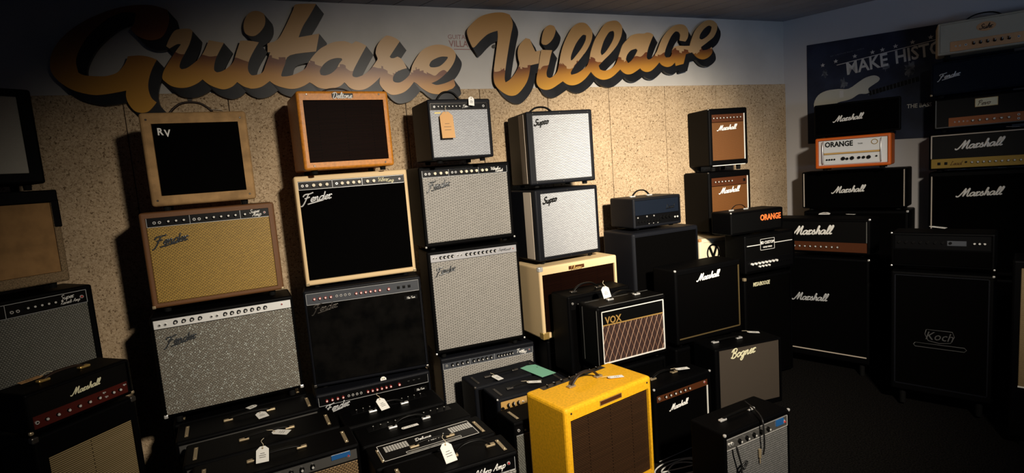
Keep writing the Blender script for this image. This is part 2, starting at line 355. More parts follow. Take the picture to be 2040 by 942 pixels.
SIGN = {'G':[[(-0.478,2.748),(-0.554,2.77),(-0.666,2.761),(-0.778,2.724),(-0.891,2.663),(-0.978,2.591),(-1.035,2.512),(-1.055,2.439),(-1.047,2.391),(-1.017,2.348),(-0.966,2.31),(-0.891,2.287),(-0.826,2.289),(-0.731,2.307),(-0.736,2.275),(-0.73,2.237),(-0.708,2.198),(-0.681,2.185),(-0.647,2.188),(-0.622,2.208),(-0.595,2.24),(-0.617,2.266),(-0.625,2.312),(-0.619,2.357),(-0.598,2.414),(-0.564,2.475),(-0.602,2.491),(-0.646,2.497),(-0.699,2.492),(-0.718,2.452),(-0.756,2.408),(-0.797,2.39),(-0.835,2.385),(-0.908,2.39),(-0.937,2.406),(-0.939,2.464),(-0.919,2.519),(-0.876,2.587),(-0.815,2.65),(-0.749,2.701),(-0.681,2.728),(-0.632,2.723),(-0.645,2.673),(-0.668,2.638),(-0.638,2.601),(-0.585,2.58),(-0.529,2.594),(-0.495,2.639),(-0.474,2.697)]],'uitare':[[(-0.508,2.549),(-0.486,2.593),(-0.455,2.635),(-0.416,2.646),(-0.379,2.646),(-0.367,2.634),(-0.378,2.596),(-0.396,2.554),(-0.424,2.506),(-0.448,2.465),(-0.457,2.435),(-0.448,2.422),(-0.423,2.428),(-0.394,2.447),(-0.358,2.477),(-0.332,2.507),(-0.311,2.543),(-0.29,2.585),(-0.214,2.572),(-0.242,2.526),(-0.266,2.484),(-0.279,2.447),(-0.283,2.417),(-0.271,2.404),(-0.245,2.41),(-0.209,2.432),(-0.176,2.466),(-0.153,2.521),(-0.125,2.586),(-0.076,2.586),(-0.026,2.578),(-0.06,2.528),(-0.089,2.478),(-0.103,2.435),(-0.101,2.404),(-0.089,2.387),(-0.071,2.387),(-0.028,2.402),(-0.002,2.452),(0.03,2.521),(0.015,2.521),(0.021,2.573),(0.08,2.597),(0.135,2.678),(0.188,2.774),(0.21,2.806),(0.324,2.813),(0.276,2.739),(0.231,2.675),(0.2,2.611),(0.323,2.636),(0.292,2.528),(0.139,2.504),(0.102,2.446),(0.076,2.389),(0.081,2.378),(0.118,2.381),(0.163,2.395),(0.215,2.424),(0.238,2.459),(0.274,2.504),(0.316,2.543),(0.356,2.566),(0.403,2.586),(0.46,2.593),(0.487,2.589),(0.513,2.577),(0.538,2.594),(0.569,2.584),(0.602,2.566),(0.577,2.529),(0.544,2.478),(0.51,2.423),(0.496,2.39),(0.498,2.376),(0.514,2.371),(0.535,2.374),(0.572,2.39),(0.613,2.422),(0.65,2.465),(0.664,2.486),(0.659,2.507),(0.656,2.525),(0.667,2.563),(0.693,2.6),(0.729,2.629),(0.74,2.633),(0.768,2.628),(0.796,2.616),(0.819,2.598),(0.785,2.555),(0.743,2.5),(0.75,2.491),(0.769,2.491),(0.794,2.501),(0.818,2.487),(0.835,2.46),(0.849,2.427),(0.811,2.417),(0.774,2.399),(0.752,2.37),(0.75,2.346),(0.763,2.337),(0.793,2.336),(0.829,2.355),(0.865,2.39),(0.885,2.441),(0.912,2.485),(0.951,2.533),(0.995,2.562),(1.047,2.578),(1.099,2.58),(1.155,2.565),(1.184,2.54),(1.192,2.511),(1.178,2.471),(1.147,2.427),(1.101,2.383),(1.051,2.348),(1.005,2.329),(1.038,2.317),(1.085,2.324),(1.128,2.338),(1.164,2.355),(1.171,2.313),(1.151,2.293),(1.118,2.281),(1.079,2.262),(1.037,2.256),(0.987,2.266),(0.938,2.296),(0.906,2.326),(0.887,2.338),(0.854,2.302),(0.816,2.274),(0.77,2.259),(0.731,2.258),(0.699,2.276),(0.673,2.304),(0.661,2.333),(0.669,2.371),(0.632,2.338),(0.586,2.306),(0.547,2.292),(0.505,2.292),(0.47,2.307),(0.45,2.331),(0.441,2.34),(0.412,2.317),(0.37,2.304),(0.324,2.301),(0.281,2.31),(0.249,2.333),(0.233,2.342),(0.197,2.321),(0.153,2.306),(0.11,2.305),(0.063,2.317),(0.029,2.333),(0.007,2.352),(-0.038,2.321),(-0.08,2.309),(-0.115,2.31),(-0.098,2.308),(-0.137,2.321),(-0.171,2.348),(-0.2,2.322),(-0.241,2.307),(-0.279,2.314),(-0.321,2.336),(-0.35,2.365),(-0.38,2.342),(-0.426,2.322),(-0.469,2.318),(-0.51,2.329),(-0.538,2.353),(-0.55,2.374),(-0.538,2.412),(-0.509,2.459),(-0.467,2.518),(-0.442,2.55),(-0.434,2.56),(-0.454,2.56),(-0.494,2.536)],[(0.304,2.387),(0.302,2.414),(0.328,2.45),(0.366,2.477),(0.408,2.489),(0.439,2.488),(0.443,2.478),(0.422,2.455),(0.401,2.423),(0.366,2.395),(0.329,2.383)],[(1.001,2.446),(1.016,2.471),(1.049,2.49),(1.092,2.503),(1.133,2.502),(1.132,2.491),(1.103,2.461),(1.07,2.439),(1.033,2.432),(1.008,2.434)]],'dot1':[[(-0.099,2.66),(-0.091,2.697),(-0.07,2.734),(-0.038,2.756),(-0.004,2.757),(0.021,2.743),(0.025,2.712),(0.016,2.675),(-0.012,2.638),(-0.044,2.615),(-0.073,2.615),(-0.094,2.63)]],'V':[[(1.288,2.677),(1.323,2.72),(1.389,2.771),(1.478,2.799),(1.558,2.806),(1.614,2.793),(1.632,2.732),(1.611,2.655),(1.587,2.568),(1.557,2.45),(1.539,2.362),(1.543,2.329),(1.577,2.347),(1.622,2.391),(1.66,2.451),(1.655,2.495),(1.655,2.546),(1.675,2.591),(1.725,2.636),(1.757,2.629),(1.771,2.592),(1.793,2.543),(1.834,2.552),(1.812,2.46),(1.747,2.447),(1.729,2.376),(1.699,2.316),(1.644,2.257),(1.601,2.236),(1.552,2.24),(1.497,2.274),(1.461,2.319),(1.457,2.385),(1.473,2.465),(1.493,2.552),(1.511,2.639),(1.512,2.682),(1.442,2.659),(1.383,2.615),(1.333,2.569),(1.316,2.568),(1.295,2.62)]],'illage':[[(1.842,2.556),(1.93,2.554),(1.914,2.514),(1.895,2.456),(1.872,2.398),(1.873,2.366),(1.895,2.357),(1.929,2.372),(1.961,2.404),(1.981,2.463),(2.001,2.534),(2.028,2.599),(2.071,2.671),(2.113,2.723),(2.169,2.754),(2.223,2.752),(2.259,2.721),(2.277,2.688),(2.268,2.636),(2.229,2.569),(2.175,2.509),(2.108,2.443),(2.073,2.397),(2.076,2.378),(2.128,2.391),(2.176,2.417),(2.217,2.447),(2.24,2.497),(2.255,2.55),(2.292,2.629),(2.336,2.69),(2.388,2.751),(2.445,2.775),(2.502,2.777),(2.537,2.748),(2.544,2.721),(2.532,2.667),(2.491,2.599),(2.43,2.538),(2.362,2.484),(2.315,2.444),(2.326,2.417),(2.365,2.407),(2.423,2.423),(2.465,2.454),(2.488,2.491),(2.507,2.532),(2.54,2.6),(2.593,2.648),(2.626,2.673),(2.686,2.688),(2.743,2.689),(2.77,2.698),(2.807,2.695),(2.833,2.68),(2.804,2.631),(2.773,2.569),(2.759,2.514),(2.769,2.493),(2.796,2.497),(2.828,2.521),(2.861,2.558),(2.887,2.608),(2.921,2.663),(2.97,2.714),(3.027,2.752),(3.083,2.769),(3.139,2.764),(3.173,2.731),(3.176,2.694),(3.166,2.662),(3.144,2.636),(3.085,2.643),(3.095,2.686),(3.08,2.71),(3.048,2.712),(3.007,2.678),(2.973,2.627),(2.943,2.571),(2.929,2.528),(2.943,2.509),(2.983,2.513),(3.004,2.535),(3.009,2.566),(3.034,2.594),(3.083,2.602),(3.131,2.601),(3.187,2.603),(3.197,2.631),(3.215,2.669),(3.25,2.727),(3.31,2.779),(3.378,2.809),(3.437,2.808),(3.478,2.783),(3.476,2.739),(3.439,2.68),(3.379,2.64),(3.302,2.595),(3.317,2.569),(3.368,2.576),(3.415,2.596),(3.417,2.551),(3.373,2.512),(3.314,2.496),(3.257,2.511),(3.209,2.552),(3.144,2.536),(3.116,2.46),(3.039,2.444),(3.032,2.472),(2.995,2.444),(2.947,2.435),(2.901,2.45),(2.879,2.472),(2.838,2.435),(2.791,2.404),(2.745,2.397),(2.708,2.41),(2.693,2.426),(2.655,2.404),(2.609,2.383),(2.564,2.38),(2.529,2.396),(2.508,2.417),(2.444,2.369),(2.393,2.346),(2.337,2.341),(2.282,2.363),(2.245,2.4),(2.195,2.351),(2.138,2.315),(2.083,2.302),(2.037,2.309),(2.001,2.332),(1.962,2.31),(1.907,2.281),(1.855,2.272),(1.812,2.286),(1.789,2.315),(1.788,2.354),(1.809,2.43),(1.83,2.513)],[(2.079,2.483),(2.083,2.515),(2.109,2.568),(2.144,2.62),(2.193,2.667),(2.222,2.664),(2.214,2.628),(2.179,2.575),(2.137,2.529),(2.096,2.489)],[(2.34,2.544),(2.353,2.584),(2.38,2.638),(2.424,2.692),(2.461,2.703),(2.47,2.686),(2.461,2.646),(2.425,2.592),(2.382,2.544),(2.348,2.521)],[(2.563,2.492),(2.577,2.526),(2.613,2.56),(2.664,2.574),(2.676,2.561),(2.653,2.526),(2.616,2.485),(2.582,2.464)],[(3.288,2.664),(3.298,2.696),(3.342,2.742),(3.393,2.768),(3.422,2.756),(3.407,2.718),(3.364,2.678),(3.313,2.655)]],'dot2':[[(1.848,2.609),(1.859,2.66),(1.881,2.705),(1.919,2.731),(1.956,2.726),(1.969,2.7),(1.954,2.655),(1.925,2.617),(1.887,2.592),(1.858,2.593)]]}
BASS_BODY = [(0.266,2.014),(0.254,2.1),(0.289,2.171),(0.358,2.202),(0.453,2.203),(0.532,2.193),(0.61,2.239),(0.661,2.266),(0.723,2.274),(0.76,2.249),(0.754,2.222),(0.71,2.194),(0.679,2.17),(0.688,2.137),(0.66,2.13),(0.61,2.135),(0.558,2.106),(0.506,2.094),(0.452,2.087),(0.398,2.057),(0.329,2.044),(0.287,2.019)]
BASS_NECK = [(0.679,2.149),(1.029,2.213),(1.035,2.175),(0.692,2.111)]

# ------------------------------------------------------------------ things and their parts
def tag(o, label, cat, group=None):
    o['label'] = label; o['category'] = cat
    if group: o['group'] = group
    return o
def thing(name, label, cat, loc, rotz=0.0, group=None):
    o = bpy.data.objects.new(name, None); COL.objects.link(o); o.empty_display_size = .05
    o.location = loc; o.rotation_euler = (0, 0, rad(rotz)); return tag(o, label, cat, group)
def cab_mesh(w, h, d, fr, rec, bev):
    """rounded box with a framed recess in the front; frame widths left, right, bottom, top"""
    l, r, b, t = fr; bm = bmesh.new()
    bm_box(bm, -w/2, w/2, 0, d, 0, h, min(bev, min(l, r, b, t)*.9), 3)
    bm.normal_update()
    ff = max((f for f in bm.faces if f.normal.y < -.99), key=lambda f: f.calc_area())
    key = lambda v: (v.co.z > h/2, v.co.x > 0)
    o = {key(v): v for v in ff.verts}; bm.faces.remove(ff)
    a = {}; c = {}
    for kz in (False, True):
        for kx in (False, True):
            x = (w/2-r) if kx else (-w/2+l); z = (h-t) if kz else b
            a[kz, kx] = bm.verts.new((x, 0, z)); c[kz, kx] = bm.verts.new((x, rec, z))
    ring = [(False, False), (False, True), (True, True), (True, False)]
    for i in range(4):
        p, q = ring[i], ring[(i+1) % 4]
        bm.faces.new((o[p], o[q], a[q], a[p])); bm.faces.new((a[p], a[q], c[q], c[p]))
    bm.faces.new([c[k] for k in ring])
    return to_mesh(bm, 'cabinet')
KNOB = {}
def knob_mesh(style, s=1.0):
    k = (style, round(s, 3))
    if k in KNOB: return KNOB[k]
    bm = bmesh.new(); A = (0, -1, 0)
    if style == 'black':
        bm_cyl(bm, (0,0,0), A, .0105*s, .0095*s, .006*s, mi=0); bm_cyl(bm, (0,-.006*s,0), A, .0065*s, .006*s, .011*s, mi=0); bm_cyl(bm, (0,-.017*s,0), A, .0052*s, .0048*s, .0012*s, mi=1); ms = ('black', 'knobcap')
    elif style in ('cream', 'red', 'white'):
        bm_cyl(bm, (0,0,0), A, .0095*s, .0088*s, .015*s, mi=0); bm_cyl(bm, (0,-.015*s,0), A, .0062*s, .0055*s, .0015*s, mi=1); ms = ({'cream': 'creamknob', 'red': 'red', 'white': 'white'}[style], {'cream': 'creamknob', 'red': 'piping', 'white': 'white'}[style])
    elif style == 'chicken':
        bm_cyl(bm, (0,0,0), A, .0085*s, .008*s, .008*s, mi=0); bm_box(bm, -.0035*s, .0035*s, -.016*s, -.008*s, -.009*s, .015*s, .001, 1, 0); bm_box(bm, -.001*s, .001*s, -.0168*s, -.0158*s, 0, .014*s, 0, 1, 1); ms = ('black', 'white')
    elif style == 'gold':
        bm_cyl(bm, (0,0,0), A, .009*s, .0085*s, .012*s, mi=0); bm_cyl(bm, (0,-.012*s,0), A, .0075*s, .006*s, .003*s, mi=1); bm_box(bm, -.0012*s, .0012*s, -.0135*s, -.011*s, .002*s, .009*s, 0, 1, 1); ms = ('black', 'knobcap')
    elif style == 'flat':
        bm_cyl(bm, (0,0,0), A, .010*s, .0095*s, .010*s, mi=0); ms = ('black',)
    elif style == 'jack':
        bm_cyl(bm, (0,0,0), A, .0075*s, .0072*s, .004*s, mi=0); bm_cyl(bm, (0,-.004*s,0), A, .0038*s, .0036*s, .0006*s, mi=1); ms = ('chrome', 'black')
    elif style == 'switch':
        bm_cyl(bm, (0,0,0), A, .0055*s, .005*s, .004*s, mi=0); bm_cyl(bm, (0,-.004*s,0), (0,-1,.5), .0022*s, .003*s, .011*s, mi=0); ms = ('chrome',)
    elif style == 'rocker':
        bm_box(bm, -.009*s, .009*s, -.005*s, 0, -.010*s, .010*s, .002, 2, 0); ms = ('black',)
    elif style == 'lamp':
        bm_cyl(bm, (0,0,0), A, .009*s, .008*s, .004*s, mi=0); bm_cyl(bm, (0,-.004*s,0), A, .006*s, .003*s, .006*s, mi=1); ms = ('chrome', 'red')
    me = to_mesh(bm, style + '_knob')
    for q in ms: me.materials.append(MT[q])
    KNOB[k] = me; return me
KNAME = {'jack': 'jack_socket', 'switch': 'toggle_switch', 'rocker': 'rocker_switch', 'lamp': 'pilot_lamp'}
CORNER = {}
def corner_mesh(m, s):
    k = (m, s)
    if k not in CORNER:
        bm = bmesh.new(); bm_box(bm, -s, .0015, -.0015, s, -.0015, s, .005, 2); me = to_mesh(bm, 'corner'); me.materials.append(MT[m]); CORNER[k] = me
    return CORNER[k]
def do_logo(par, L, w, h, y, name='logo'):
    if L[0] == 'script':
        _, txt, wid, u, v, m = L[:6]; r = L[6] if len(L) > 6 else .11; rise = L[7] if len(L) > 7 else .06; sl = L[8] if len(L) > 8 else .32
        me = script_mesh(txt, wid, r, sl, rise)
        return lettering(name, me, par, m, (u-.5)*w, y-.003, v*h)
    _, txt, ht, u, v, m = L[:6]; bold = L[6] if len(L) > 6 else 0; sh = L[7] if len(L) > 7 else 0; xs = L[8] if len(L) > 8 else 1.0
    return lettering(name, text_mesh(txt, ht, .002, bold, sh, xs), par, m, (u-.5)*w, y-.0015, v*h)
def handle(par, length, arch, m, capm, x, y, z, along='x', wd=.011):
    """carrying strap: arch of length along local x, with metal end caps"""
    L = length/2
    pts = [(-L, 0, .006), (-L*.8, 0, .012+arch*.35), (-L*.45, 0, .012+arch*.85), (0, 0, .012+arch), (L*.45, 0, .012+arch*.85), (L*.8, 0, .012+arch*.35), (L, 0, .006)]
    bm = bmesh.new(); bm_tube(bm, spline(pts, 4), wd, 8, .5, (0, 0, 1))
    ho = new_obj('handle', to_mesh(bm, 'handle'), par, m); ho.location = (x, y, z)
    for s in (-1, 1):
        bm = bmesh.new(); bm_box(bm, -.022, .022, -wd*1.2, wd*1.2, 0, .011, .004, 2)
        c = new_obj('handle_cap', to_mesh(bm, 'handle_cap'), ho, capm); c.location = (s*L, 0, 0)
    return ho
def amp(name, label, cat, x, y, z, yaw, w, h, d, body='tolex', fr=(.022,.022,.022,.022), rec=.012, bev=.012, grille=None, gv=None,
        panels=(), logos=(), pip=None, pipv=None, ps='lrtb', hnd=None, straps=None, corners=None, cs=.024, cset=None, feet=.02, group=None, foot='foot'):
    T = thing(name, label, cat, (x, y, z-feet), yaw, group)
    def up(o): o.location.z += feet; return o
    up(new_obj('cabinet', cab_mesh(w, h, d, fr, rec, bev), T, body))
    l, r, b, t = fr
    xi0, xi1, zi0, zi1 = -w/2+l, w/2-r, b, h-t
    if grille:
        g0, g1 = (zi0, zi1) if gv is None else (max(zi0, gv[0]*h), min(zi1, gv[1]*h))
        up(box('grille', xi0+.001, xi1-.001, rec-.005, rec+.001, g0+.001, g1-.001, grille, T, .002, 1))
        if pip:
            p0, p1 = (g0, g1) if pipv is None else (pipv[0]*h, pipv[1]*h)
            q = .0035; bm = bmesh.new()
            for sd, a in (('b', (xi0, xi1, p0, p0+2*q)), ('t', (xi0, xi1, p1-2*q, p1)), ('l', (xi0, xi0+2*q, p0, p1)), ('r', (xi1-2*q, xi1, p0, p1))):
                if sd not in ps: continue
                bm_box(bm, a[0], a[1], rec-.010, rec-.003, a[2], a[3])
            if ps == 'lr':
                bm.free()
                for a in ((xi0, xi0+2*q), (xi1-2*q, xi1)): up(box('piping', a[0], a[1], rec-.010, rec-.003, p0, p1, pip, T))
            else: up(new_obj('piping', to_mesh(bm, 'piping'), T, pip))
    for P in panels:
        u0, u1, v0, v1 = P['r']; X0, X1, Z0, Z1 = (u0-.5)*w, (u1-.5)*w, v0*h, v1*h
        yo = P.get('y', rec-.006)
        po = up(box(P.get('n', 'control_panel'), X0, X1, yo, rec+.003 if yo < rec else yo+.004, Z0, Z1, P['m'], T, .0015, 1))
        if P.get('edge'):
            bm = bmesh.new(); q = .0022
            for a in ((X0, X1, Z0, Z0+q), (X0, X1, Z1-q, Z1), (X0, X0+q, Z0, Z1), (X1-q, X1, Z0, Z1)): bm_box(bm, a[0], a[1], yo-.0012, yo, a[2], a[3])
            for f in P.get('bars', ()): bm_box(bm, X0+(X1-X0)*f-.001, X0+(X1-X0)*f+.001, yo-.0012, yo, Z0, Z1)
            new_obj('panel_trim', to_mesh(bm, 'panel_trim'), po, P['edge'])
        for K in P.get('k', ()):
            st, a0, a1, n = K[:4]; v = K[4] if len(K) > 4 else .5; s = K[5] if len(K) > 5 else 1.0
            for i in range(n):
                f = a0 + (a1-a0)*(i/(n-1) if n > 1 else 0)
                k = bpy.data.objects.new(KNAME.get(st, 'knob'), knob_mesh(st, s)); COL.objects.link(k); k.parent = po
                k.location = (X0+(X1-X0)*f, yo, Z0+(Z1-Z0)*v)
                if st == 'gold': k.rotation_euler.y = random.uniform(-1, 1)
        for L in P.get('t', ()):
            L = list(L); L[3] = (X0+(X1-X0)*L[3])/w+.5; L[4] = (Z0+(Z1-Z0)*L[4])/h
            do_logo(po, L, w, h, yo, 'panel_lettering')
    for L in logos:
        y0 = rec-.005
        if isinstance(L[0], float): y0, L = L[0], L[1:]
        up(do_logo(T, L, w, h, y0))
    if hnd:
        H = dict(l=.2, a=.03, m='leather', c='nickel', u=.5, v=.5, w=.011); H.update(hnd)
        handle(T, H['l'], H['a'], H['m'], H['c'], (H['u']-.5)*w, d*H['v'], h+feet, wd=H['w'])
    if straps:
        for s in (-1, 1):
            bm = bmesh.new(); bm_box(bm, -.008, .008, 0, d*.55, 0, .003, .001, 1)
            for yy in (.012, d*.55-.012): bm_cyl(bm, (0, yy, .003), (0, 0, 1), .005, .003, .003, 10)
            q = new_obj('chassis_strap', to_mesh(bm, 'chassis_strap'), T, straps); q.location = (s*(w/2-.045), d*.18, h+feet)
    if corners:
        for sx in (-1, 1):
            for sz in (0, 1):
                if cset and (sx, sz) not in cset: continue
                c = bpy.data.objects.new('corner_protector', corner_mesh(corners, cs)); COL.objects.link(c); c.parent = T
                c.location = (sx*w/2, 0, feet + sz*h); c.scale = (1 if sx > 0 else -1, 1, 1 if sz == 0 else -1)
    if feet > .004:
        bm = bmesh.new(); bm_cyl(bm, (0, 0, .0015), (0, 0, 1), .016, .018, feet+.0005, 12); fm = to_mesh(bm, 'foot'); fm.materials.append(MT['rubber'])
        for sx in (-1, 1):
            for yy in (.05, d-.05):
                f = bpy.data.objects.new(foot, fm); COL.objects.link(f); f.parent = T; f.location = (sx*(w/2-.06), yy, 0)
    return T
def price_tag(label, loc, rot, w=.045, l=.075, m='paper', string=True, kind='price_tag'):
    T = thing(kind, label, 'tag', loc, 0, 'price tags on the amplifiers'); T.rotation_euler = tuple(rad(a) for a in rot)
    bm = bmesh.new(); c = .3*w; t = .0007
    o = [(-w/2, -l/2), (w/2, -l/2), (w/2, l/2-c), (w/2-c, l/2), (-w/2+c, l/2), (-w/2, l/2-c)]
    a = [bm.verts.new((x, y, 0)) for x, y in o]; b = [bm.verts.new((x, y, t)) for x, y in o]
    bm.faces.new(a[::-1]); bm.faces.new(b)
    for i in range(6): bm.faces.new((a[i], a[(i+1) % 6], b[(i+1) % 6], b[i]))
    new_obj('card', to_mesh(bm, 'card'), T, m)
    bm = bmesh.new()
    for i, (yy, ww) in enumerate(((-.2, .5), (-.08, .55), (.04, .35))): bm_box(bm, -w*ww/2, w*ww/2, l*yy, l*yy+.0022, t, t+.0003)
    new_obj('print', to_mesh(bm, 'print'), T, 'cable')
    bm = bmesh.new(); bm_cyl(bm, (0, l/2-.009, t), (0, 0, 1), .004, .004, .0006, 12); new_obj('eyelet', to_mesh(bm, 'eyelet'), T, 'nickel')
    if string:
        bm = bmesh.new(); bm_tube(bm, spline([(0, l/2-.009, t+.001), (.004, l/2+.004, .006), (-.004, l/2+.02, .008), (.006, l/2+.034, .004)], 4), .0011, 6)
        new_obj('string', to_mesh(bm, 'string'), T, 'string')
    return T

# ------------------------------------------------------------------ the room
def structure(o): o['kind'] = 'structure'; return o
WY = 3.75; CX = 4.284; CZ = 2.840; OZ = 2.293
MT['wallpaint'] = mat('off_white_painted_wall', (.50, .475, .44), .8, .15, bump=.1, bscale=90, var=.12, vscale=3)
MT['rightpaint'] = mat('grey_white_painted_wall', (.46, .44, .43), .8, .15, bump=.1, bscale=90)
MT['carpet'] = mat('black_carpet', (.010, .009, .008), .95, .05, bump=1.0, bscale=220, var=.8, vscale=120)
MT['ceil'] = mat('painted_ceiling_boards', (.30, .31, .34), .7, .2, var=.15, vscale=4)
def fibre():
    m = bpy.data.materials.new('straw_fibreboard'); m.use_nodes = True; nt = m.node_tree; b = nt.nodes['Principled BSDF']; b.inputs['Roughness'].default_value = .9; b.inputs['Specular IOR Level'].default_value = .1
    v = xz_coord(nt)
    n1 = nt.nodes.new('ShaderNodeTexNoise'); n1.inputs['Scale'].default_value = 85; n1.inputs['Detail'].default_value = 4; n1.inputs['Distortion'].default_value = 1.2
    n2 = nt.nodes.new('ShaderNodeTexNoise'); n2.inputs['Scale'].default_value = 4; n2.inputs['Detail'].default_value = 3
    nt.links.new(v, n1.inputs['Vector']); nt.links.new(v, n2.inputs['Vector'])
    cr = nt.nodes.new('ShaderNodeValToRGB'); e = cr.color_ramp.elements
    e[0].position = .32; e[0].color = (.11, .07, .038, 1); e[1].position = .66; e[1].color = (.55, .42, .275, 1)
    q = e.new(.43); q.color = (.39, .28, .17, 1)
    nt.links.new(n1.outputs['Fac'], cr.inputs[0])
    mx = nt.nodes.new('ShaderNodeMix'); mx.data_type = 'RGBA'; mx.blend_type = 'MULTIPLY'; mx.inputs[0].default_value = .35
    nt.links.new(cr.outputs[0], mx.inputs[6]); rp = nt.nodes.new('ShaderNodeMapRange'); rp.inputs[1].default_value = .3; rp.inputs[2].default_value = .7; rp.inputs[3].default_value = .6; rp.inputs[4].default_value = 1.15; nt.links.new(n2.outputs['Fac'], rp.inputs[0]); nt.links.new(rp.outputs[0], mx.inputs[7]); nt.links.new(mx.outputs[2], b.inputs['Base Color'])
    bp = nt.nodes.new('ShaderNodeBump'); bp.inputs['Strength'].default_value = .5; bp.inputs['Distance'].default_value = .004
    nt.links.new(n1.outputs['Fac'], bp.inputs['Height']); nt.links.new(bp.outputs['Normal'], b.inputs['Normal'])
    return m
MT['fibre'] = fibre()
ua = Vector((math.cos(rad(-67)), math.sin(rad(-67)), 0))          # the right wall runs this way, corner a little over 90 degrees
def slab_on(name, p0, u, L0, L1, z0, z1, thick, m):
    """upright slab starting at p0 along u; thickness goes away from the room"""
    n = Vector((-u.y, u.x, 0)); bm = bmesh.new(); P = []
    for t in (0, thick):
        for s, z in ((L0, z0), (L1, z0), (L1, z1), (L0, z1)): P.append(bm.verts.new(Vector(p0) + u*s + n*t + Vector((0, 0, z))))
    for q in ((0,1,2,3), (7,6,5,4), (0,4,5,1), (1,5,6,2), (2,6,7,3), (3,7,4,0)): bm.faces.new([P[i] for i in q])
    return structure(new_obj(name, to_mesh(bm, name), None, m))
slab_on('wall_back', (0, WY, 0), Vector((1, 0, 0)), -3.6, CX+.05, 0, CZ, .1, 'wallpaint')
slab_on('wall_right', (CX, WY, 0), ua, -.02, 6.6, 0, CZ, .1, 'rightpaint')
bm = bmesh.new()
seams = [-3.6] + [4.005-.530*k for k in range(13, -1, -1)] + [CX-.004]
for a, b_ in zip(seams[:-1], seams[1:]): bm_box(bm, a+.0025, b_-.0025, WY-.018, WY-.001, .02, OZ, .002, 1)
structure(new_obj('trim_1', to_mesh(bm, 'trim_1'), None, 'fibre'))
structure(box('floor', -3.6, 7.2, -2.6, WY+.1, -.1, 0, 'carpet'))
# ceiling of narrow boards that run along with the right wall
bm = bmesh.new(); nn = Vector((-ua.y, ua.x, 0))
o0 = Vector((CX, WY, 0))
for i in range(-30, 34):
    for j in (0,):
        a = o0 + nn*(i*.16) ; A = a - ua*4.2; B = a + ua*9
        P = [A + nn*.004, A + nn*.156, B + nn*.156, B + nn*.004]
        lo = [bm.verts.new((p.x, p.y, CZ)) for p in P]; hi = [bm.verts.new((p.x, p.y, CZ+.02)) for p in P]
        bm.faces.new(lo); bm.faces.new(hi[::-1])
        for k in range(4): bm.faces.new((lo[k], lo[(k+1) % 4], hi[(k+1) % 4], hi[k]))
for co, no in (((-3.6,0,0),(-1,0,0)), ((7.2,0,0),(1,0,0)), ((0,-2.6,0),(0,-1,0)), ((0,WY+.1,0),(0,1,0))):
    bmesh.ops.bisect_plane(bm, geom=bm.verts[:]+bm.edges[:]+bm.faces[:], plane_co=co, plane_no=no, clear_outer=True)
bm_box(bm, -3.6, 7.2, -2.6, WY+.1, CZ+.02, CZ+.06)
structure(new_obj('ceiling', to_mesh(bm, 'ceiling'), None, 'ceil'))

# ------------------------------------------------------------------ the lettered wall sign
def signface(HZ, SLOPE, span=.17):
    m = bpy.data.materials.new('gold_sign_paint'); m.use_nodes = True; nt = m.node_tree; b = nt.nodes['Principled BSDF']
    b.inputs['Roughness'].default_value = .38; b.inputs['Specular IOR Level'].default_value = .45
    v = xz_coord(nt); s = nt.nodes.new('ShaderNodeSeparateXYZ'); nt.links.new(v, s.inputs[0])
    def mth(op, a, bb):
        n = nt.nodes.new('ShaderNodeMath'); n.operation = op
        for i, q in enumerate((a, bb)):
            if isinstance(q, (int, float)): n.inputs[i].default_value = q
            elif q is not None: nt.links.new(q, n.inputs[i])
        return n.outputs[0]
    # painted skyline: a jagged brown horizon across the middle of the letters, sinking to gold below
    def noise(scale, det, dim='1D'):
        n = nt.nodes.new('ShaderNodeTexNoise'); n.noise_dimensions = '1D'; n.inputs['Scale'].default_value = scale; n.inputs['Detail'].default_value = det
        nt.links.new(s.outputs['X'], n.inputs['W']); return n.outputs['Fac']
    base = mth('ADD', mth('MULTIPLY', s.outputs['X'], SLOPE), HZ)
    j = mth('ADD', mth('MULTIPLY', mth('SUBTRACT', noise(7, 1), .5), .13), mth('MULTIPLY', mth('SUBTRACT', mth('SNAP', noise(17, 0), .3), .5), .05))
    t = mth('SUBTRACT', s.outputs['Y'], mth('ADD', base, j))          # height above the horizon
    above = mth('GREATER_THAN', t, 0.0)
    cr = nt.nodes.new('ShaderNodeValToRGB'); e = cr.color_ramp.elements
    tt = mth('SUBTRACT', s.outputs['Y'], base)
    mp = nt.nodes.new('ShaderNodeMapRange'); mp.inputs[1].default_value = -span; mp.inputs[2].default_value = .06; nt.links.new(tt, mp.inputs[0]); nt.links.new(mp.outputs[0], cr.inputs[0])
    e[0].position = 0; e[0].color = (.52, .26, .035, 1); e[1].position = 1; e[1].color = (.12, .038, .018, 1)
    q = e.new(.35); q.color = (.42, .19, .03, 1); q = e.new(.68); q.color = (.155, .048, .018, 1)
    up = nt.nodes.new('ShaderNodeValToRGB'); e = up.color_ramp.elements
    mp2 = nt.nodes.new('ShaderNodeMapRange'); mp2.inputs[1].default_value = 0; mp2.inputs[2].default_value = .42; nt.links.new(tt, mp2.inputs[0]); nt.links.new(mp2.outputs[0], up.inputs[0])
    e[0].position = 0; e[0].color = (.50, .32, .16, 1); e[1].position = 1; e[1].color = (.32, .15, .03, 1)
    q = e.new(.4); q.color = (.43, .25, .10, 1)
    mx = nt.nodes.new('ShaderNodeMix'); mx.data_type = 'RGBA'
    nt.links.new(above, mx.inputs[0]); nt.links.new(cr.outputs[0], mx.inputs[6]); nt.links.new(up.outputs[0], mx.inputs[7])
    nt.links.new(mx.outputs[2], b.inputs['Base Color'])
    return m
MT['sign_gold'] = signface(2.481, -.08)
MT['sign_gold_shaded'] = signface(2.795, 0, .60)  # sign gradient darkened: the light's falloff at the left is put into it
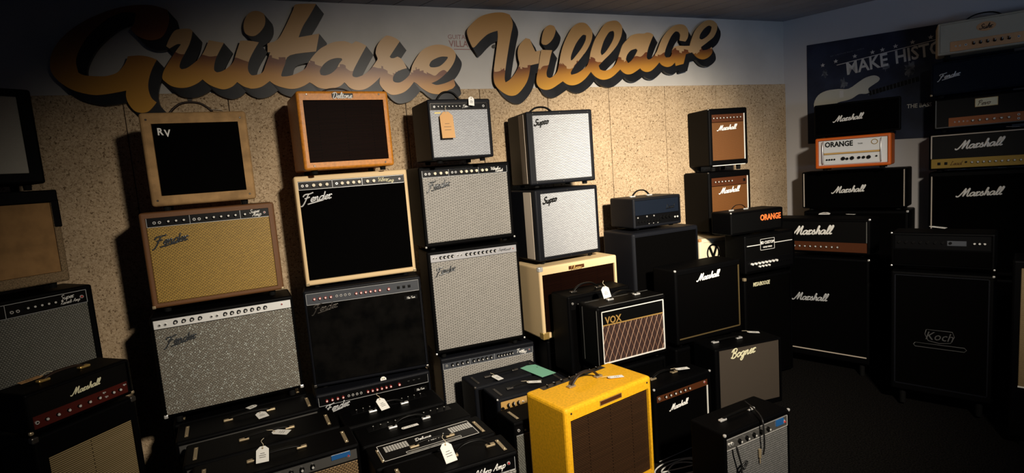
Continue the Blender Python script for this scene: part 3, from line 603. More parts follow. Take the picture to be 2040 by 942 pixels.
MT['sign_gold_village'] = signface(2.286, .09)
MT['sign_black'] = mat('black_sign_shade_paint', (.013, .0135, .016), .4, .3, var=.5, vscale=8)
SF = WY - .055                                                       # front of the letters
def sign_piece(name, loops, parent, gold='sign_gold'):
    loops = [smooth_loop(l, 4) for l in loops]
    flat = [p for l in loops for p in l]
    tris = tessellate_polygon([[Vector((p[0], p[1], 0)) for p in l] for l in loops])
    bm = bmesh.new()
    def ring(y, dx, dz): return [bm.verts.new((p[0]+dx, y, p[1]+dz)) for p in flat]
    f = ring(SF, 0, 0); k = ring(SF+.006, 0, 0)
    for t in tris:
        try: bm.faces.new([f[i] for i in t])
        except ValueError: pass
    i = 0
    for l in loops:
        n = len(l)
        for j in range(n): bm.faces.new((f[i+j], f[i+(j+1) % n], k[i+(j+1) % n], k[i+j]))
        i += n
    fo = new_obj(name, to_mesh(bm, name), parent, gold)
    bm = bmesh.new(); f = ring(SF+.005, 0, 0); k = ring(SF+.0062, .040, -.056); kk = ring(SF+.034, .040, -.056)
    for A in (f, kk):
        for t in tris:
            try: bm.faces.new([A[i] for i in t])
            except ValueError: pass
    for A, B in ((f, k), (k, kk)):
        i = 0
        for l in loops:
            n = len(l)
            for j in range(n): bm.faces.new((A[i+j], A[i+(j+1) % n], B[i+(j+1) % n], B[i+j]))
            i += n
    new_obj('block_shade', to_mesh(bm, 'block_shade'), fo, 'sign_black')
    # stand-off pegs to the wall
    return fo
T = thing('wall_sign', 'gold script word with large curled capital, left one of two on the white wall', 'sign', (0, 0, 0))
sign_piece('capital_letter', SIGN['G'], T, 'sign_gold_shaded'); sign_piece('joined_letters', SIGN['uitare'], T); sign_piece('letter_dot', SIGN['dot1'], T)
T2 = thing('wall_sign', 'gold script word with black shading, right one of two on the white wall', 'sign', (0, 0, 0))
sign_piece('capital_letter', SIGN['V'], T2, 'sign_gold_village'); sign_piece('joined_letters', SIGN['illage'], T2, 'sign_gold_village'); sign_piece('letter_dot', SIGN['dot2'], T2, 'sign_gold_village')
for t, pegs in ((T, ((-0.913, 2.392), (-0.432, 2.257), (0.096, 2.353), (0.529, 2.392), (0.961, 2.334))), (T2, ((1.490, 2.584), (1.970, 2.373), (2.499, 2.421), (2.979, 2.469)))):
    for px_, pz_ in pegs:
        bm = bmesh.new(); bm_cyl(bm, (px_, SF+.03, pz_), (0, 1, 0), .012, .012, .026, 8); new_obj('wall_peg', to_mesh(bm, 'wall_peg'), t, 'darkmetal')
# faded red stamp between the two words
MT['faded_red'] = mat('faded_red_ink', (.30, .16, .15), .8, .1)
S_ = thing('wall_stencil', 'small faded red stencilled stamp on white wall between the two gold words', 'stencil', (1.25, WY-.001, 2.602))
lettering('stencil_line', text_mesh('GUITARE', .030, .0006, 0, 0, 1.0), S_, 'faded_red', 0, 0, .045)
lettering('stencil_line', text_mesh('VILLAGE', .044, .0006, .01, 0, .9), S_, 'faded_red', .02, 0, 0)
box('stencil_rule', -.05, .13, -.0005, 0, -.04, -.035, 'faded_red', S_)

# ------------------------------------------------------------------ poster on the right wall
WN = Vector((-ua.y, ua.x, 0)); W0 = Vector((CX, WY, 0))
MT['poster'] = mat('dark_navy_poster', (.010, .014, .030), .45, .3, var=.6, vscale=5, var_col=(.02, .028, .055))
MT['poster_white'] = mat('off_white_poster_ink', (.50, .49, .46), .6, .2)
MT['poster_grey'] = mat('grey_poster_ink', (.14, .15, .17), .6, .2, var=.8, vscale=25, var_col=(.02, .025, .04))
MT['poster_cream'] = mat('cream_poster_ink', (.44, .43, .36), .6, .2)
PO = thing('poster', 'dark blue poster with white stars, bold words and pale bass guitar', 'poster', tuple(W0 - WN*.004), -67)
PO.location.z = .0655; PO.scale = (.9615, 1, .9615)
def flat_poly(name, pts, y, m, parent, thick=.0012):
    bm = bmesh.new(); a = [bm.verts.new((p[0], y, p[1])) for p in pts]; b = [bm.verts.new((p[0], y+thick, p[1])) for p in pts]
    for t in tessellate_polygon([[Vector((p[0], p[1], 0)) for p in pts]]):
        bm.faces.new([a[i] for i in t]); bm.faces.new([b[i] for i in t][::-1])
    n = len(pts)
    for i in range(n): bm.faces.new((a[i], a[(i+1) % n], b[(i+1) % n], b[i]))
    return new_obj(name, to_mesh(bm, name), parent, m)
flat_poly('sheet', [(.2, 1.745), (1.60, 1.70), (1.60, 2.575), (.2, 2.629)], -.001, 'poster', PO, .004)
for sx, sz in ((.33,2.430),(.434,2.445),(.58,2.46),(.71,2.467),(.781,2.473),(.872,2.483),(.987,2.491),(1.105,2.504),(1.22,2.513),(1.33,2.522)):
    flat_poly('star', [(sx+(.019 if k % 2 == 0 else .008)*math.sin(k*math.pi/5), sz+(.019 if k % 2 == 0 else .008)*math.cos(k*math.pi/5)) for k in range(10)], -.0025, 'poster_white', PO)
sl = math.atan2(.068, .70)
def pl(name, txt, ht, cx, cz, rot, m='poster_white', bold=.02, xs=1.0):
    return lettering(name, text_mesh(txt, ht, .0012, bold, 0, xs), PO, m, cx, -.0022, cz, rot=-rot)
pl('poster_words', 'MAKE', .108, .668, 2.378, .085, xs=.80); pl('poster_words', 'HISTORY', .108, 1.102, 2.412, .085, xs=.78)
pl('poster_words', 'THE BASS', .034, 1.035, 1.982, -.03, xs=.85)
pl('poster_line', 'those who play make music, those who dare make history', .016, .52, 2.503, .066, 'poster_grey', 0, .62)
flat_poly('poster_rule', [(.441,2.407),(1.45,2.505),(1.45,2.511),(.441,2.413)], -.0025, 'poster_white', PO)
flat_poly('printed_bass_body', [tuple(p) for p in smooth_loop(BASS_BODY, 3, 70)], -.0028, 'poster_cream', PO)
flat_poly('printed_bass_neck', BASS_NECK, -.0026, 'black', PO)
for k in range(14):
    f = k/14; x_ = BASS_NECK[0][0]+(BASS_NECK[1][0]-BASS_NECK[0][0])*f
    z_ = BASS_NECK[0][1]+(BASS_NECK[1][1]-BASS_NECK[0][1])*f
    flat_poly('printed_fret', [(x_, z_), (x_+.002, z_), (x_+.005, z_-.037), (x_+.003, z_-.037)], -.0029, 'poster_grey', PO)
box('printed_pickup', .462, .492, -.0036, -.0026, 2.125, 2.185, 'poster_white', PO)
for cx_, cz_, s_ in ((.345,2.36,.05), (.49,2.245,.06), (.969,2.284,.075), (.80,2.33,.05)):
    pts = []
    for k in range(22):
        rr = s_*random.uniform(.35, 1.0); pts.append((cx_+rr*.7*math.cos(k*2*math.pi/22), cz_+rr*math.sin(k*2*math.pi/22)))
    flat_poly('paint_splash', pts, -.0018, 'poster_grey', PO)

# ------------------------------------------------------------------ amplifiers and cabinets
A, CB, HD = 'guitar_amplifier', 'speaker_cabinet', 'amplifier_head'
ca, cc, ch = 'amplifier', 'speaker cabinet', 'amplifier head'
BLK = dict(body='tolex', grille='blackcloth')
def plain(label, x, y, z, yaw, w, h, d, cat=cc, name=CB, **k):
    q = dict(BLK); q.update(k); return amp(name, label, cat, x, y, z, yaw, w, h, d, **q)
F_ = lambda u, v, wd, m='chromelogo': ('script', 'Fender', wd*1.3, u+.02, v, m, .17, .10, .30)
def MAR(u, v, wd, m='white', rise=.05): return ('script', 'Marshall', wd, u, v, m, .175, rise, .30)

# --- far left, turned towards the middle of the room
amp(CB, 'black cabinet with pale grey cloth, topmost of the far left stack', cc, -1.28, 3.14, 1.815, 35.8, .60, .44, .26, body='tolex', fr=(.035,.055,.05,.035), grille='greycloth', hnd=None, feet=.03)
amp(CB, 'stripped speaker cabinet with plain brown board front and torn black covering', cc, -1.29, 3.18, 1.33, 36.7, .66, .45, .25, body='peeled', fr=(.02,.03,.05,.055), grille='board', rec=.008, feet=.03)
for c_ in list(bpy.data.objects):
    if c_.get('label', '').startswith('stripped'): ST = c_
bm = bmesh.new(); bm_box(bm, -.333, .333, -.003, .25, .422, .484, .006, 2); bm_box(bm, .300, .334, -.003, .25, .30, .44, .006, 2); new_obj('torn_covering', to_mesh(bm, 'torn_covering'), ST, 'tolex')
amp(A, 'black combo with dim grey grille under the brown board cabinet at far left', ca, -1.20, 3.24, .66, 41.6, .63, .63, .26, fr=(.02,.028,.02,.02), grille='silver_dim', gv=(0,.86), corners=None,
    panels=[dict(r=(.035,.955,.86,.965), m='blackpanel', edge='lightlogo', bars=(.42,), k=[('jack',.05,.1,2,.4),('black',.17,.36,3,.5),('jack',.46,.5,2,.4),('black',.56,.80,6,.5),('lamp',.96,.96,1,.5)], t=[('script','Super',.060,.85,.66,'white',.09,.05),('script','Reverb Amp',.085,.87,.32,'white',.09,.05)])], feet=.02)
plain('black base cabinet under the far left dim grey combo', -1.20, 3.25, .02, 41.6, .64, .615, .27)
amp(CB, 'tall black cabinet with ribbed wheat cloth at the lower left corner', cc, -.87, 2.79, .02, 48.7, .42, .79, .22, fr=(.045,.03,.03,.10), grille='wheat_lines', corners='darkmetal', cset=((-1,1),(1,1)))
amp(HD, 'black amp head with dark red panel on the wheat cloth cabinet', ch, -.87, 2.785, .825, 48.7, .42, .165, .20, fr=(.012,.012,.012,.012), grille='black', feet=.012, hnd=dict(l=.16, a=.012, c='brass'),
    panels=[dict(r=(.05,.95,.08,.40), m='redpanel', k=[('jack',.03,.03,1,.5),('gold',.12,.66,6,.5,.75),('switch',.72,.72,1,.75,.8),('switch',.74,.74,1,.35,.8),('gold',.82,.9,2,.5,.75),('switch',.96,.96,1,.75,.8)])],
    logos=[MAR(.54,.66,.125,'creamlogo')], corners='nickel', cset=((-1,0),(1,0)), cs=.014)

# --- first tall stack
plain('black base combo under the white-panelled silver combo, first stack from the left', -.33, 3.25, .02, 5.2, .66, .515, .25, cat=ca, name=A, straps='nickel', panels=[dict(r=(.04,.96,.86,.96), m='blackpanel')])
amp(A, 'big combo with white control panel and sparkling aged silver grille', ca, -.35, 3.22, .585, 4.5, .673, .53, .255, fr=(.012,.012,.012,.02), grille='silver_dark', gv=(0,.87), feet=.045, corners='chrome', cset=((-1,0),(1,0)), cs=.018,
    panels=[dict(r=(.02,.98,.875,.965), m='whitepanel', k=[('jack',.04,.08,2,.4),('black',.15,.32,4,.5),('jack',.40,.44,2,.45),('black',.50,.80,7,.5),('lamp',.93,.93,1,.55,.7)])], logos=[F_(.155,.74,.115)])
amp(A, 'brown combo with wheat gold grille, standing on the white-panelled combo', ca, -.36, 3.25, 1.15, 5.2, .62, .485, .25, body='browntol', fr=(.025,.030,.025,.028), grille='wheat', gv=(0,.86), feet=.03, corners='nickel', cset=((-1,0),(1,0)), cs=.016,
    panels=[dict(r=(.045,.955,.845,.945), m='blackpanel', edge='lightlogo', bars=(.335,.75), k=[('jack',.06,.1,2,.45),('black',.17,.29,3,.5),('jack',.37,.41,2,.45),('black',.47,.71,5,.5),('black',.79,.79,1,.5),('lamp',.96,.96,1,.5,.7)], t=[('script','Super',.05,.875,.65,'white',.13,.05),('script','Amp',.045,.89,.3,'white',.13,.05)])],
    logos=[F_(.17,.69,.125)])
amp(A, 'worn tan tweed amp with black grille and letters R V, top of first stack', ca, -.37, 3.25, 1.66, 3.0, .479, .465, .21, body='tweed_old', fr=(.048,.042,.052,.055), rec=.02, bev=.016, grille='blackcloth', hnd=dict(l=.20, a=.05, m='leather', u=.47, w=.013), feet=.025,
    logos=[('text','R',.036,.175,.80,'white',.03,0,.85), ('text','V',.036,.235,.78,'white',.03,0,.85)])
for c_ in list(bpy.data.objects):
    if c_.get('label', '').startswith('worn tan'):
        for sx in (-.21, .21):
            for sz in (.055, .455):
                bm = bmesh.new(); bm_cyl(bm, (sx, .001, sz), (0, -1, 0), .006, .004, .004, 10); new_obj('screw', to_mesh(bm, 'screw'), c_, 'darkmetal')
# row of black combos on the floor in front of it
def floor_combo(label, x, y, z, yaw, w, h, d, hu=.5, **k):
    q = dict(grille='brown_weave', gv=(0,.86), fr=(.012,.012,.012,.02), straps='nickel', hnd=dict(l=.20, a=.008, m='black', c='nickel', u=hu, w=.008),
             panels=[dict(r=(.02,.98,.87,.965), m='chromepanel', k=[('jack',.05,.09,2,.45),('black',.15,.70,9,.5),('lamp',.94,.94,1,.5,.8)])])
    q.update(k); return amp(A, label, ca, x, y, z, yaw, w, h, d, group='black combos on the floor before the first stack', **q)
floor_combo('black combo on the floor directly before the first stack, rearmost of three', -.275, 2.95, .02, 5.2, .655, .535, .24, hu=.5)
floor_combo('black combo on the floor, middle of the three before the first stack', -.20, 2.66, .02, 4.6, .66, .535, .235, hu=.52)
FC = floor_combo('black combo with chrome panel and blue stripe, nearest of three before the first stack', -.14, 2.41, .02, 5.1, .655, .54, .225, hu=.5)
box('panel_stripe', .205, .285, .002, .007, .515, .535, 'blue', FC)

# --- second tall stack
def redknob(label, x, y, z, yaw, w, h, d, g, lt, **k):
    return amp(A, label, ca, x, y, z, yaw, w, h, d, fr=(.014,.014,.02,.018), grille=g, gv=(0,.87), corners='darkmetal', cs=.018, cset=((-1,0),(1,0)), body='tolex2',
        panels=[dict(r=(.02,.98,.85,.965), m='greypanel' if lt else 'blackpanel', edge='lightlogo', k=[('red',.07,.21,4,.5,.8),('jack',.26,.37,4,.5),('red',.43,.64,6,.5,.8),('red',.72,.72,1,.5,.9),('rocker',.81,.91,3,.5,.9)]),
                dict(r=(.84,.96,.76,.81), m='black', n='name_plate', t=[('script','The Twin',.05,.5,.5,'white',.13,.05)])],
        logos=[F_(.14,.80,.115,'darkmetal' if lt else 'lightlogo')], group='black combos with red knobs', **k)
redknob('black combo with red knobs at the bottom of the second stack', .38, 3.29, .02, 2.0, .68, .49, .26, 'blackcloth', False)
redknob('black combo with red knobs and scuffed grille under the cream blonde amp', .38, 3.33, .53, -3.5, .68, .58, .26, 'darkcloth', True)
amp(A, 'blonde cream combo with large black grille and cream knobs, second stack', ca, .39, 3.38, 1.13, 0, .648, .635, .33, body='blonde', fr=(.020,.020,.030,.030), rec=.018, grille='blackcloth', gv=(0,.88), corners='nickel', cs=.02, cset=((-1,0),(1,0)),
    panels=[dict(r=(.03,.97,.875,.95), m='blackpanel', edge='lightlogo', bars=(.31,.59), k=[('jack',.04,.08,2,.5),('cream',.14,.26,3,.5),('jack',.35,.35,1,.5),('cream',.40,.56,4,.5),('cream',.64,.70,2,.5),('lamp',.955,.955,1,.5,.7)], t=[('script','Vibro',.055,.79,.6,'creamlogo',.13,.05),('script','King',.045,.86,.36,'creamlogo',.13,.05)])],
    logos=[F_(.15,.79,.135,'lightlogo')])
TB = amp(A, 'orange tweed amp with dark brown grille and small name badge, top of second stack', ca, .38, 3.28, 1.79, 6.5, .509, .432, .37, body='tweed_orange', fr=(.032,.032,.042,.050), rec=.016, bev=.015, grille='oxblood', hnd=dict(l=.2, a=.03, w=.009), feet=.022,
    panels=[dict(r=(.37,.60,.912,.968), y=-.003, n='name_badge', m='black', t=[('script','Deltone',.105,.5,.5,'white',.15,.0,.25)])])
for sx in (-.20, .20):
    for sz in (.045, .435):
        bm = bmesh.new(); bm_cyl(bm, (sx, .001, sz), (0, -1, 0), .006, .004, .004, 10); new_obj('screw', to_mesh(bm, 'screw'), TB, 'darkmetal')
# black combos on the floor before the second stack
def hotrod(label, x, y, yaw, w, h, d, **k):
    T = amp(A, label, ca, x, y, .02, yaw, w, h, d, grille='blackcloth', hnd=dict(l=.17, a=.028, m='black', c='chrome', u=.47, v=.5, w=.009), corners=None, **k)
    p = box('top_panel', -w/2+.06, w/2-.06, d*.62, d*.86, h+.02-.004, h+.0215, 'blackpanel', T)
    for i in range(11):
        o = bpy.data.objects.new('knob', knob_mesh('black', .62)); COL.objects.link(o); o.parent = p; o.location = (-w/2+.09+i*(w-.18)/10, d*.74, h+.0215); o.rotation_euler = (rad(-90), 0, 0)
    return T
hotrod('black floor combo with top knobs, directly before the second stack', .415, 2.775, 4.3, .53, .485, .22)
hotrod('black floor combo with top knobs and flat white tag by its handle', .475, 2.53, 4.8, .55, .485, .215)
DR = amp(A, 'black combo with white-outlined vent plate on its top, on the floor', ca, .505, 2.285, .02, 4.7, .56, .49, .225, grille='silver', gv=(0,.84), fr=(.012,.012,.012,.02), straps='nickel',
    panels=[dict(r=(.03,.97,.85,.955), m='blackpanel', k=[('jack',.05,.08,2,.5),('black',.14,.20,2,.5),('jack',.28,.34,2,.5),('black',.42,.72,6,.5)], t=[('script','Deluxe',.055,.81,.62,'white',.14,.05),('script','Reverb',.06,.87,.35,'white',.14,.05)])])
zt = .49 + .02
pp = box('vent_plate', -.235, .215, .035, .195, zt-.001, zt+.003, 'blackpanel', DR)
bm = bmesh.new()
for a in ((-.232,.212,.038,.0405), (-.232,.212,.1895,.192), (-.232,-.2295,.038,.192), (.2095,.212,.038,.192), (-.13,.13,.050,.052), (-.13,.13,.066,.068), (-.13,-.128,.05,.068), (.128,.13,.05,.068)): bm_box(bm, a[0], a[1], a[2], a[3], zt+.003, zt+.0036)
new_obj('plate_outline', to_mesh(bm, 'plate_outline'), pp, 'piping')
for sx in (-1, 1):
    bm = bmesh.new()
    for r_ in range(6):
        for c_ in range(9): bm_box(bm, sx*.155-.052+c_*.0122, sx*.155-.052+c_*.0122+.0095, .115+r_*.0095, .115+r_*.0095+.0045, zt+.003, zt+.0036)
    new_obj('vent_slots', to_mesh(bm, 'vent_slots'), pp, 'piping')
lettering('panel_lettering', script_mesh('Deluxe', .075, .14, .32, .03), pp, 'white', -.025, .150, zt+.004, rx=rad(-90))
lettering('panel_lettering', script_mesh('Reverb', .085, .14, .32, .03), pp, 'white', .03, .118, zt+.004, rx=rad(-90))
handle(DR, .17, .010, 'black', 'nickel', 0, .085, zt+.003, wd=.007)
amp(A, 'black combo nearest the camera with lettered panel, below the vent-plate combo', ca, .53, 2.075, .02, 1.8, .54, .50, .185, grille='silver', gv=(0,.84), fr=(.012,.012,.012,.02), straps='nickel', hnd=dict(l=.17, a=.035, m='black', c='nickel', u=.68, v=.55, w=.009),
    panels=[dict(r=(.03,.97,.84,.965), m='blackpanel', edge='lightlogo', k=[('jack',.05,.08,2,.5),('black',.14,.60,8,.5),('lamp',.94,.94,1,.55,.9)], t=[('script','Vibro',.07,.74,.6,'white',.14,.05),('script','Verb',.07,.84,.35,'white',.14,.05)] if False else [('script','Vibro Amp',.13,.78,.45,'white',.14,.05)])])

# --- third tall stack
amp(A, 'black combo with long knob row and silver cloth at the foot of the third stack', ca, 1.145, 3.38, .02, -1.5, .66, .515, .26, body='tolex2', fr=(.012,.012,.012,.03), grille='silver', gv=(0,.86),
    panels=[dict(r=(.02,.98,.85,.95), m='greypanel', edge='lightlogo', bars=(.29,.56), k=[('jack',.04,.04,1,.5),('black',.1,.26,4,.5),('black',.33,.52,5,.5),('black',.60,.76,6,.5,.9),('lamp',.96,.96,1,.5,.7)], t=[('script','Twin',.055,.86,.62,'white',.14,.05),('script','Amp',.045,.89,.3,'white',.14,.05)])])
amp(A, 'large square combo with silver panel and silver grille, third stack', ca, 1.095, 3.36, .575, -1.0, .62, .665, .265, fr=(.022,.016,.022,.02), grille='silver', gv=(0,.895), corners='chrome', cs=.012, cset=((-1,0),(1,0)), feet=.035,
    panels=[dict(r=(.03,.98,.895,.972), m='silverpanel', k=[('jack',.04,.07,2,.5),('black',.12,.25,4,.5),('jack',.31,.35,2,.5),('black',.41,.74,8,.5),('lamp',.955,.955,1,.5,.7)], t=[('script','Super',.045,.82,.5,'greypanel',.1,.03),('script','Reverb',.045,.89,.5,'greypanel',.1,.03)])],
    logos=[F_(.155,.80,.105)])
amp(A, 'black combo with cream knobs and silver grille, standing on the large square combo', ca, 1.10, 3.40, 1.262, 2.5, .625, .508, .31, fr=(.020,.022,.028,.024), grille='silver', gv=(0,.87), corners='chrome', cs=.012, cset=((-1,0),(1,0)),
    panels=[dict(r=(.035,.965,.865,.955), m='blackpanel', edge='lightlogo', bars=(.30,.65), k=[('jack',.04,.08,2,.5),('cream',.14,.27,3,.5),('jack',.34,.38,2,.5),('cream',.44,.62,4,.5),('cream',.69,.74,2,.5)], t=[('script','Vibrolux',.07,.86,.65,'white',.14,.03),('script','Reverb',.055,.90,.33,'white',.14,.03)])],
    logos=[F_(.17,.755,.12)])
amp(A, 'small black combo with bright silver grille and hanging brown tag, top of third stack', ca, 1.03, 3.20, 1.80, 3.0, .397, .352, .34, body='tolex2', fr=(.012,.018,.016,.022), grille='silver_bright', gv=(0,.83), hnd=dict(l=.16, a=.055, m='black', c='chrome', u=.47, w=.014), corners=None,
    panels=[dict(r=(.04,.95,.82,.935), m='blackpanel', edge='darkmetal', k=[('jack',.07,.07,1,.5,.8),('black',.13,.50,7,.5,.7),('jack',.93,.93,1,.5)], t=[('script','Fender',.05,.62,.5,'white',.13,.08,.3)]),
            dict(r=(.10,.20,.765,.79), m='brass', n='brand_badge')])
# black combos on the floor before the third stack
def slot(label, x, y, yaw, w, h, d, **k):
    return amp(A, label, ca, x, y, .02, yaw, w, h, d, body='tolex2', grille='blackcloth', hnd=dict(l=.19, a=.004, m='black', c='darkmetal', u=.45, v=.45, w=.008), straps='darkmetal', **k)
slot('black combo with flat strap handle before the third stack, the rear one', 1.165, 3.04, 4.0, .50, .43, .225, corners='darkmetal', cs=.014, cset=((-1,1),))
slot('black combo with brass front panel and black pointer knobs before the third stack', 1.215, 2.81, 3.4, .49, .425, .205, corners='chrome', cs=.010, cset=((-1,1),), fr=(.02,.02,.02,.02), gv=(0,.80),
    panels=[dict(r=(.05,.95,.80,.955), m='brasspanel', k=[('flat',.02,.02,1,.35,.9),('chicken',.10,.24,3,.5,1.1),('switch',.31,.31,1,.5),('chicken',.40,.62,4,.5,1.1),('switch',.70,.70,1,.5),('chicken',.78,.92,3,.5)])])
amp(A, 'narrow black combo hidden behind the yellow tweed amp, with nickel chassis strap', ca, 1.155, 2.575, .02, 6.5, .38, .385, .19, grille='silver_dim', gv=(0,.8), fr=(.012,.012,.012,.02), straps='nickel', panels=[dict(r=(.03,.97,.80,.95), m='blackpanel', edge='lightlogo', k=[('jack',.05,.05,1,.5),('black',.14,.9,8,.5)])])

# --- fourth stack
plain('black base combo with knob strip under the pale yellow vinyl amp', 1.795, 3.25, .02, 4, .58, .545, .25, cat=ca, name=A, gv=(0,.82), panels=[dict(r=(.04,.96,.83,.96), m='blackpanel', edge='lightlogo', k=[('black',.06,.94,12,.5)])])
amp(A, 'pale yellow vinyl combo with dark grille and metal corners, below two silver combos', ca, 1.775, 3.21, .595, 5.5, .63, .478, .34, body='blonde', fr=(.020,.022,.04,.052), rec=.016, grille='oxblood', corners='chrome', cs=.030, cset=((-1,1),), feet=.022,
    panels=[dict(r=(.36,.56,.905,.955), y=-.002, n='name_badge', m='brownpanel', t=[('script','Classic',.09,.5,.5,'brass',.1,.0)])])
for c_ in list(bpy.data.objects):
    if c_.get('label', '').startswith('pale yellow'):
        q = bpy.data.objects.new('corner_protector', corner_mesh('brass', .045)); COL.objects.link(q); q.parent = c_; q.location = (-.315, 0, .022); q.scale = (-1, 1, 1)
def supro(label, x, y, z, yaw, w, h, ht):
    T = amp(A, label, ca, x, y, z, yaw, w, h, .38, body='tolex2', fr=(.042,.026,.026,.026), rec=.004, grille='silver_bright', feet=.02, group='square combos with bright silver grilles', hnd=dict(l=.17, a=.035, m='black', c='darkmetal', u=.38, w=.013) if ht else None,
            logos=[('script','Supro',w*.22,.22,.835,'black',.22,.12,.3)])
    box('side_stripe', -w/2-.002, -w/2+.004, .050, .145, .02+.012, .02+h-.012, 'fingrey', T, .001, 1)
    for u_, v_ in ((.1,.97),(.5,.97),(.93,.97),(.1,.03),(.5,.03),(.93,.03)):
        bm = bmesh.new(); bm_cyl(bm, ((u_-.5)*w, .001, .02+v_*h), (0,-1,0), .004, .003, .003, 8); new_obj('screw', to_mesh(bm, 'screw'), T, 'darkmetal')
supro('square black combo with bright silver grille, directly on the pale yellow amp', 1.745, 3.26, 1.10, 7.0, .510, .468, False)
supro('square black combo with bright silver grille and handle, top of the fourth stack', 1.72, 3.25, 1.60, -4.0, .469, .472, True)

# --- middle, before the fourth stack
plain('black base cabinet under the black combo behind the diamond-cloth amp', 1.77, 2.96, .02, 3.5, .47, .37, .2)
amp(A, 'black combo with low handle behind the diamond-cloth amp', ca, 1.765, 2.955, .415, 3.8, .475, .50, .205, hnd=dict(l=.19, a=.035, m='black', c='darkmetal', u=.40, v=.4), grille='blackcloth', panels=[dict(r=(.03,.97,.82,.96), m='blackpanel', k=[('jack',.05,.05,1,.6,.9),('black',.12,.9,8,.5)])], feet=.02)
plain('black base cabinet under the diamond-cloth amp', 1.845, 2.735, .02, 3.0, .50, .465, .19)
VX = amp(A, 'black combo with brown diamond grille cloth and white piping', ca, 1.845, 2.72, .51, 3.1, .515, .375, .20, fr=(.033,.020,.028,.030), bev=.022, grille='vox', gv=(0,.68), pip='piping', pipv=(.075,.92), feet=.02, hnd=dict(l=.2, a=.03, m='black', c='chrome', u=.52, v=.5),
    panels=[dict(r=(.07,.955,.695,.915), m='black', n='top_board'), dict(r=(.07,.955,.675,.70), m='goldpip', n='gold_strip')],
    logos=[(.004,'text','VOX',.044,.225,.765,'goldpip',.02,0,.9)])
bm = bmesh.new()
for y_ in (.002, .150):
    L_ = .2575; H0, H1 = .02, .395
    for a in ((-L_-.001, -L_+.002, H0+.03, H1-.02),): bm_box(bm, a[0], a[1], y_, y_+.004, a[2], a[3])
    bm_box(bm, -L_+.02, L_-.02, y_, y_+.004, H1-.002, H1+.001)
new_obj('edge_piping', to_mesh(bm, 'edge_piping'), VX, 'dimgrey')

# --- foreground yellow amp
YA = amp(A, 'bright yellow tweed amp with ribbed brown grille and leather handle in the foreground', ca, 1.38, 2.26, .02, 12.7, .597, .565, .31, body='tweed_yellow', fr=(.030,.028,.05,.062), rec=.016, bev=.018, grille='oxblood_lit', hnd=dict(l=.19, a=.045, m='leather', c='nickel', u=.50, v=.60, w=.012), feet=.018,
    panels=[dict(r=(.37,.62,.915,.958), y=-.002, n='name_plate', m='brownpanel', edge='goldpip')])
for sx in (-.262, .262):
    for sz in (.05, .555):
        bm = bmesh.new(); bm_cyl(bm, (sx, .001, sz), (0, -1, 0), .006, .004, .004, 10); new_obj('screw', to_mesh(bm, 'screw'), YA, 'darkmetal')
cp = box('rear_control_panel', -.22, .22, .255, .295, .579, .5835, 'darkmetal', YA, .001, 1)
for i in range(8):
    o = bpy.data.objects.new('knob', knob_mesh('chicken', .7)); COL.objects.link(o); o.parent = cp; o.location = (-.18+i*.05, .275, .5835); o.rotation_euler = (rad(-90), 0, random.uniform(-1, 1))

# --- right of the yellow amp
amp(A, 'black combo with brown-gold panel and white script, right of the yellow amp', ca, 1.985, 2.46, .02, 7.3, .455, .43, .22, fr=(.02,.026,.035,.045), grille='blackcloth', gv=(0,.80), pip='piping', pipv=(0,.80), ps='rb', corners='chrome', cs=.012, cset=((-1,1),(1,1)), hnd=dict(l=.17, a=.02, m='black', c='nickel', u=.40),
    panels=[dict(r=(.05,.945,.80,.905), m='brownpanel', k=[('gold',.16,.62,6,.45,.8),('jack',.05,.05,1,.45),('lamp',.94,.94,1,.5,.8)], edge='brownpanel')], logos=[MAR(.42,.675,.15)])
amp(CB, 'black cabinet with grey brown cloth and cream script, behind the small chrome-panel combo', cc, 2.585, 2.56, .09, -5.4, .505, .43, .225, fr=(.03,.018,.03,.012), grille='grey_brown', feet=.09, foot='caster', hnd=dict(l=.18, a=.006, m='black', c='chrome', u=.35), logos=[('script','Bogner',.185,.42,.865,'creamlogo',.15,.08,.3)])
MA = amp(A, 'small combo with chrome panel, grey ribbed grille and black lead over its top', ca, 1.95, 1.885, .02, 5.7, .46, .42, .21, fr=(.012,.012,.02,.02), grille='grey_ribbed', gv=(0,.80), body='tolex', corners='chrome', cs=.013, cset=((-1,1),(1,1)), hnd=dict(l=.2, a=.004, m='black', c='chrome', u=.45, w=.008),
    panels=[dict(r=(.03,.97,.80,.93), m='chromepanel', k=[('jack',.05,.09,2,.5),('black',.20,.66,5,.5),('lamp',.94,.94,1,.5)], edge='chrome')])
box('panel_stripe', .13, .185, .002, .007, .375, .405, 'blue', MA)

# --- black combo wall in the centre
plain('black base cabinet under the wide black cabinet near the back wall', 2.49, 3.21, .02, 2.8, .62, .465, .34)
amp(CB, 'wide black cabinet with rounded edges carrying the small black head', cc, 2.49, 3.20, .51, 2.8, .60, .70, .36, body='tolex2', fr=(.022,.022,.03,.03), grille='blackcloth', bev=.018)
amp(HD, 'small matt black head with rows of small knobs, on the wide black cabinet', ch, 2.46, 3.25, 1.232, 1.1, .422, .215, .29, body='tolex2', fr=(.016,.016,.02,.018), grille='navy', gv=(.42,1), hnd=dict(l=.15, a=.035, m='black', c='chrome', u=.42, w=.010), feet=.012,
    panels=[dict(r=(.04,.96,.08,.42), m='blackpanel', k=[('flat',.08,.55,8,.40,.75),('flat',.62,.78,3,.62,1.2),('gold',.88,.94,2,.5,.9),('jack',.06,.06,1,.8,.7),('jack',.26,.26,1,.85,.7),('jack',.42,.42,1,.85,.7),('switch',.30,.5,3,.12,.5)])],
    logos=[('script','Laney',.09,.78,.63,'tolex2',.12,.05)] if False else [('script','Lead',.08,.78,.63,'black',.12,.05)])
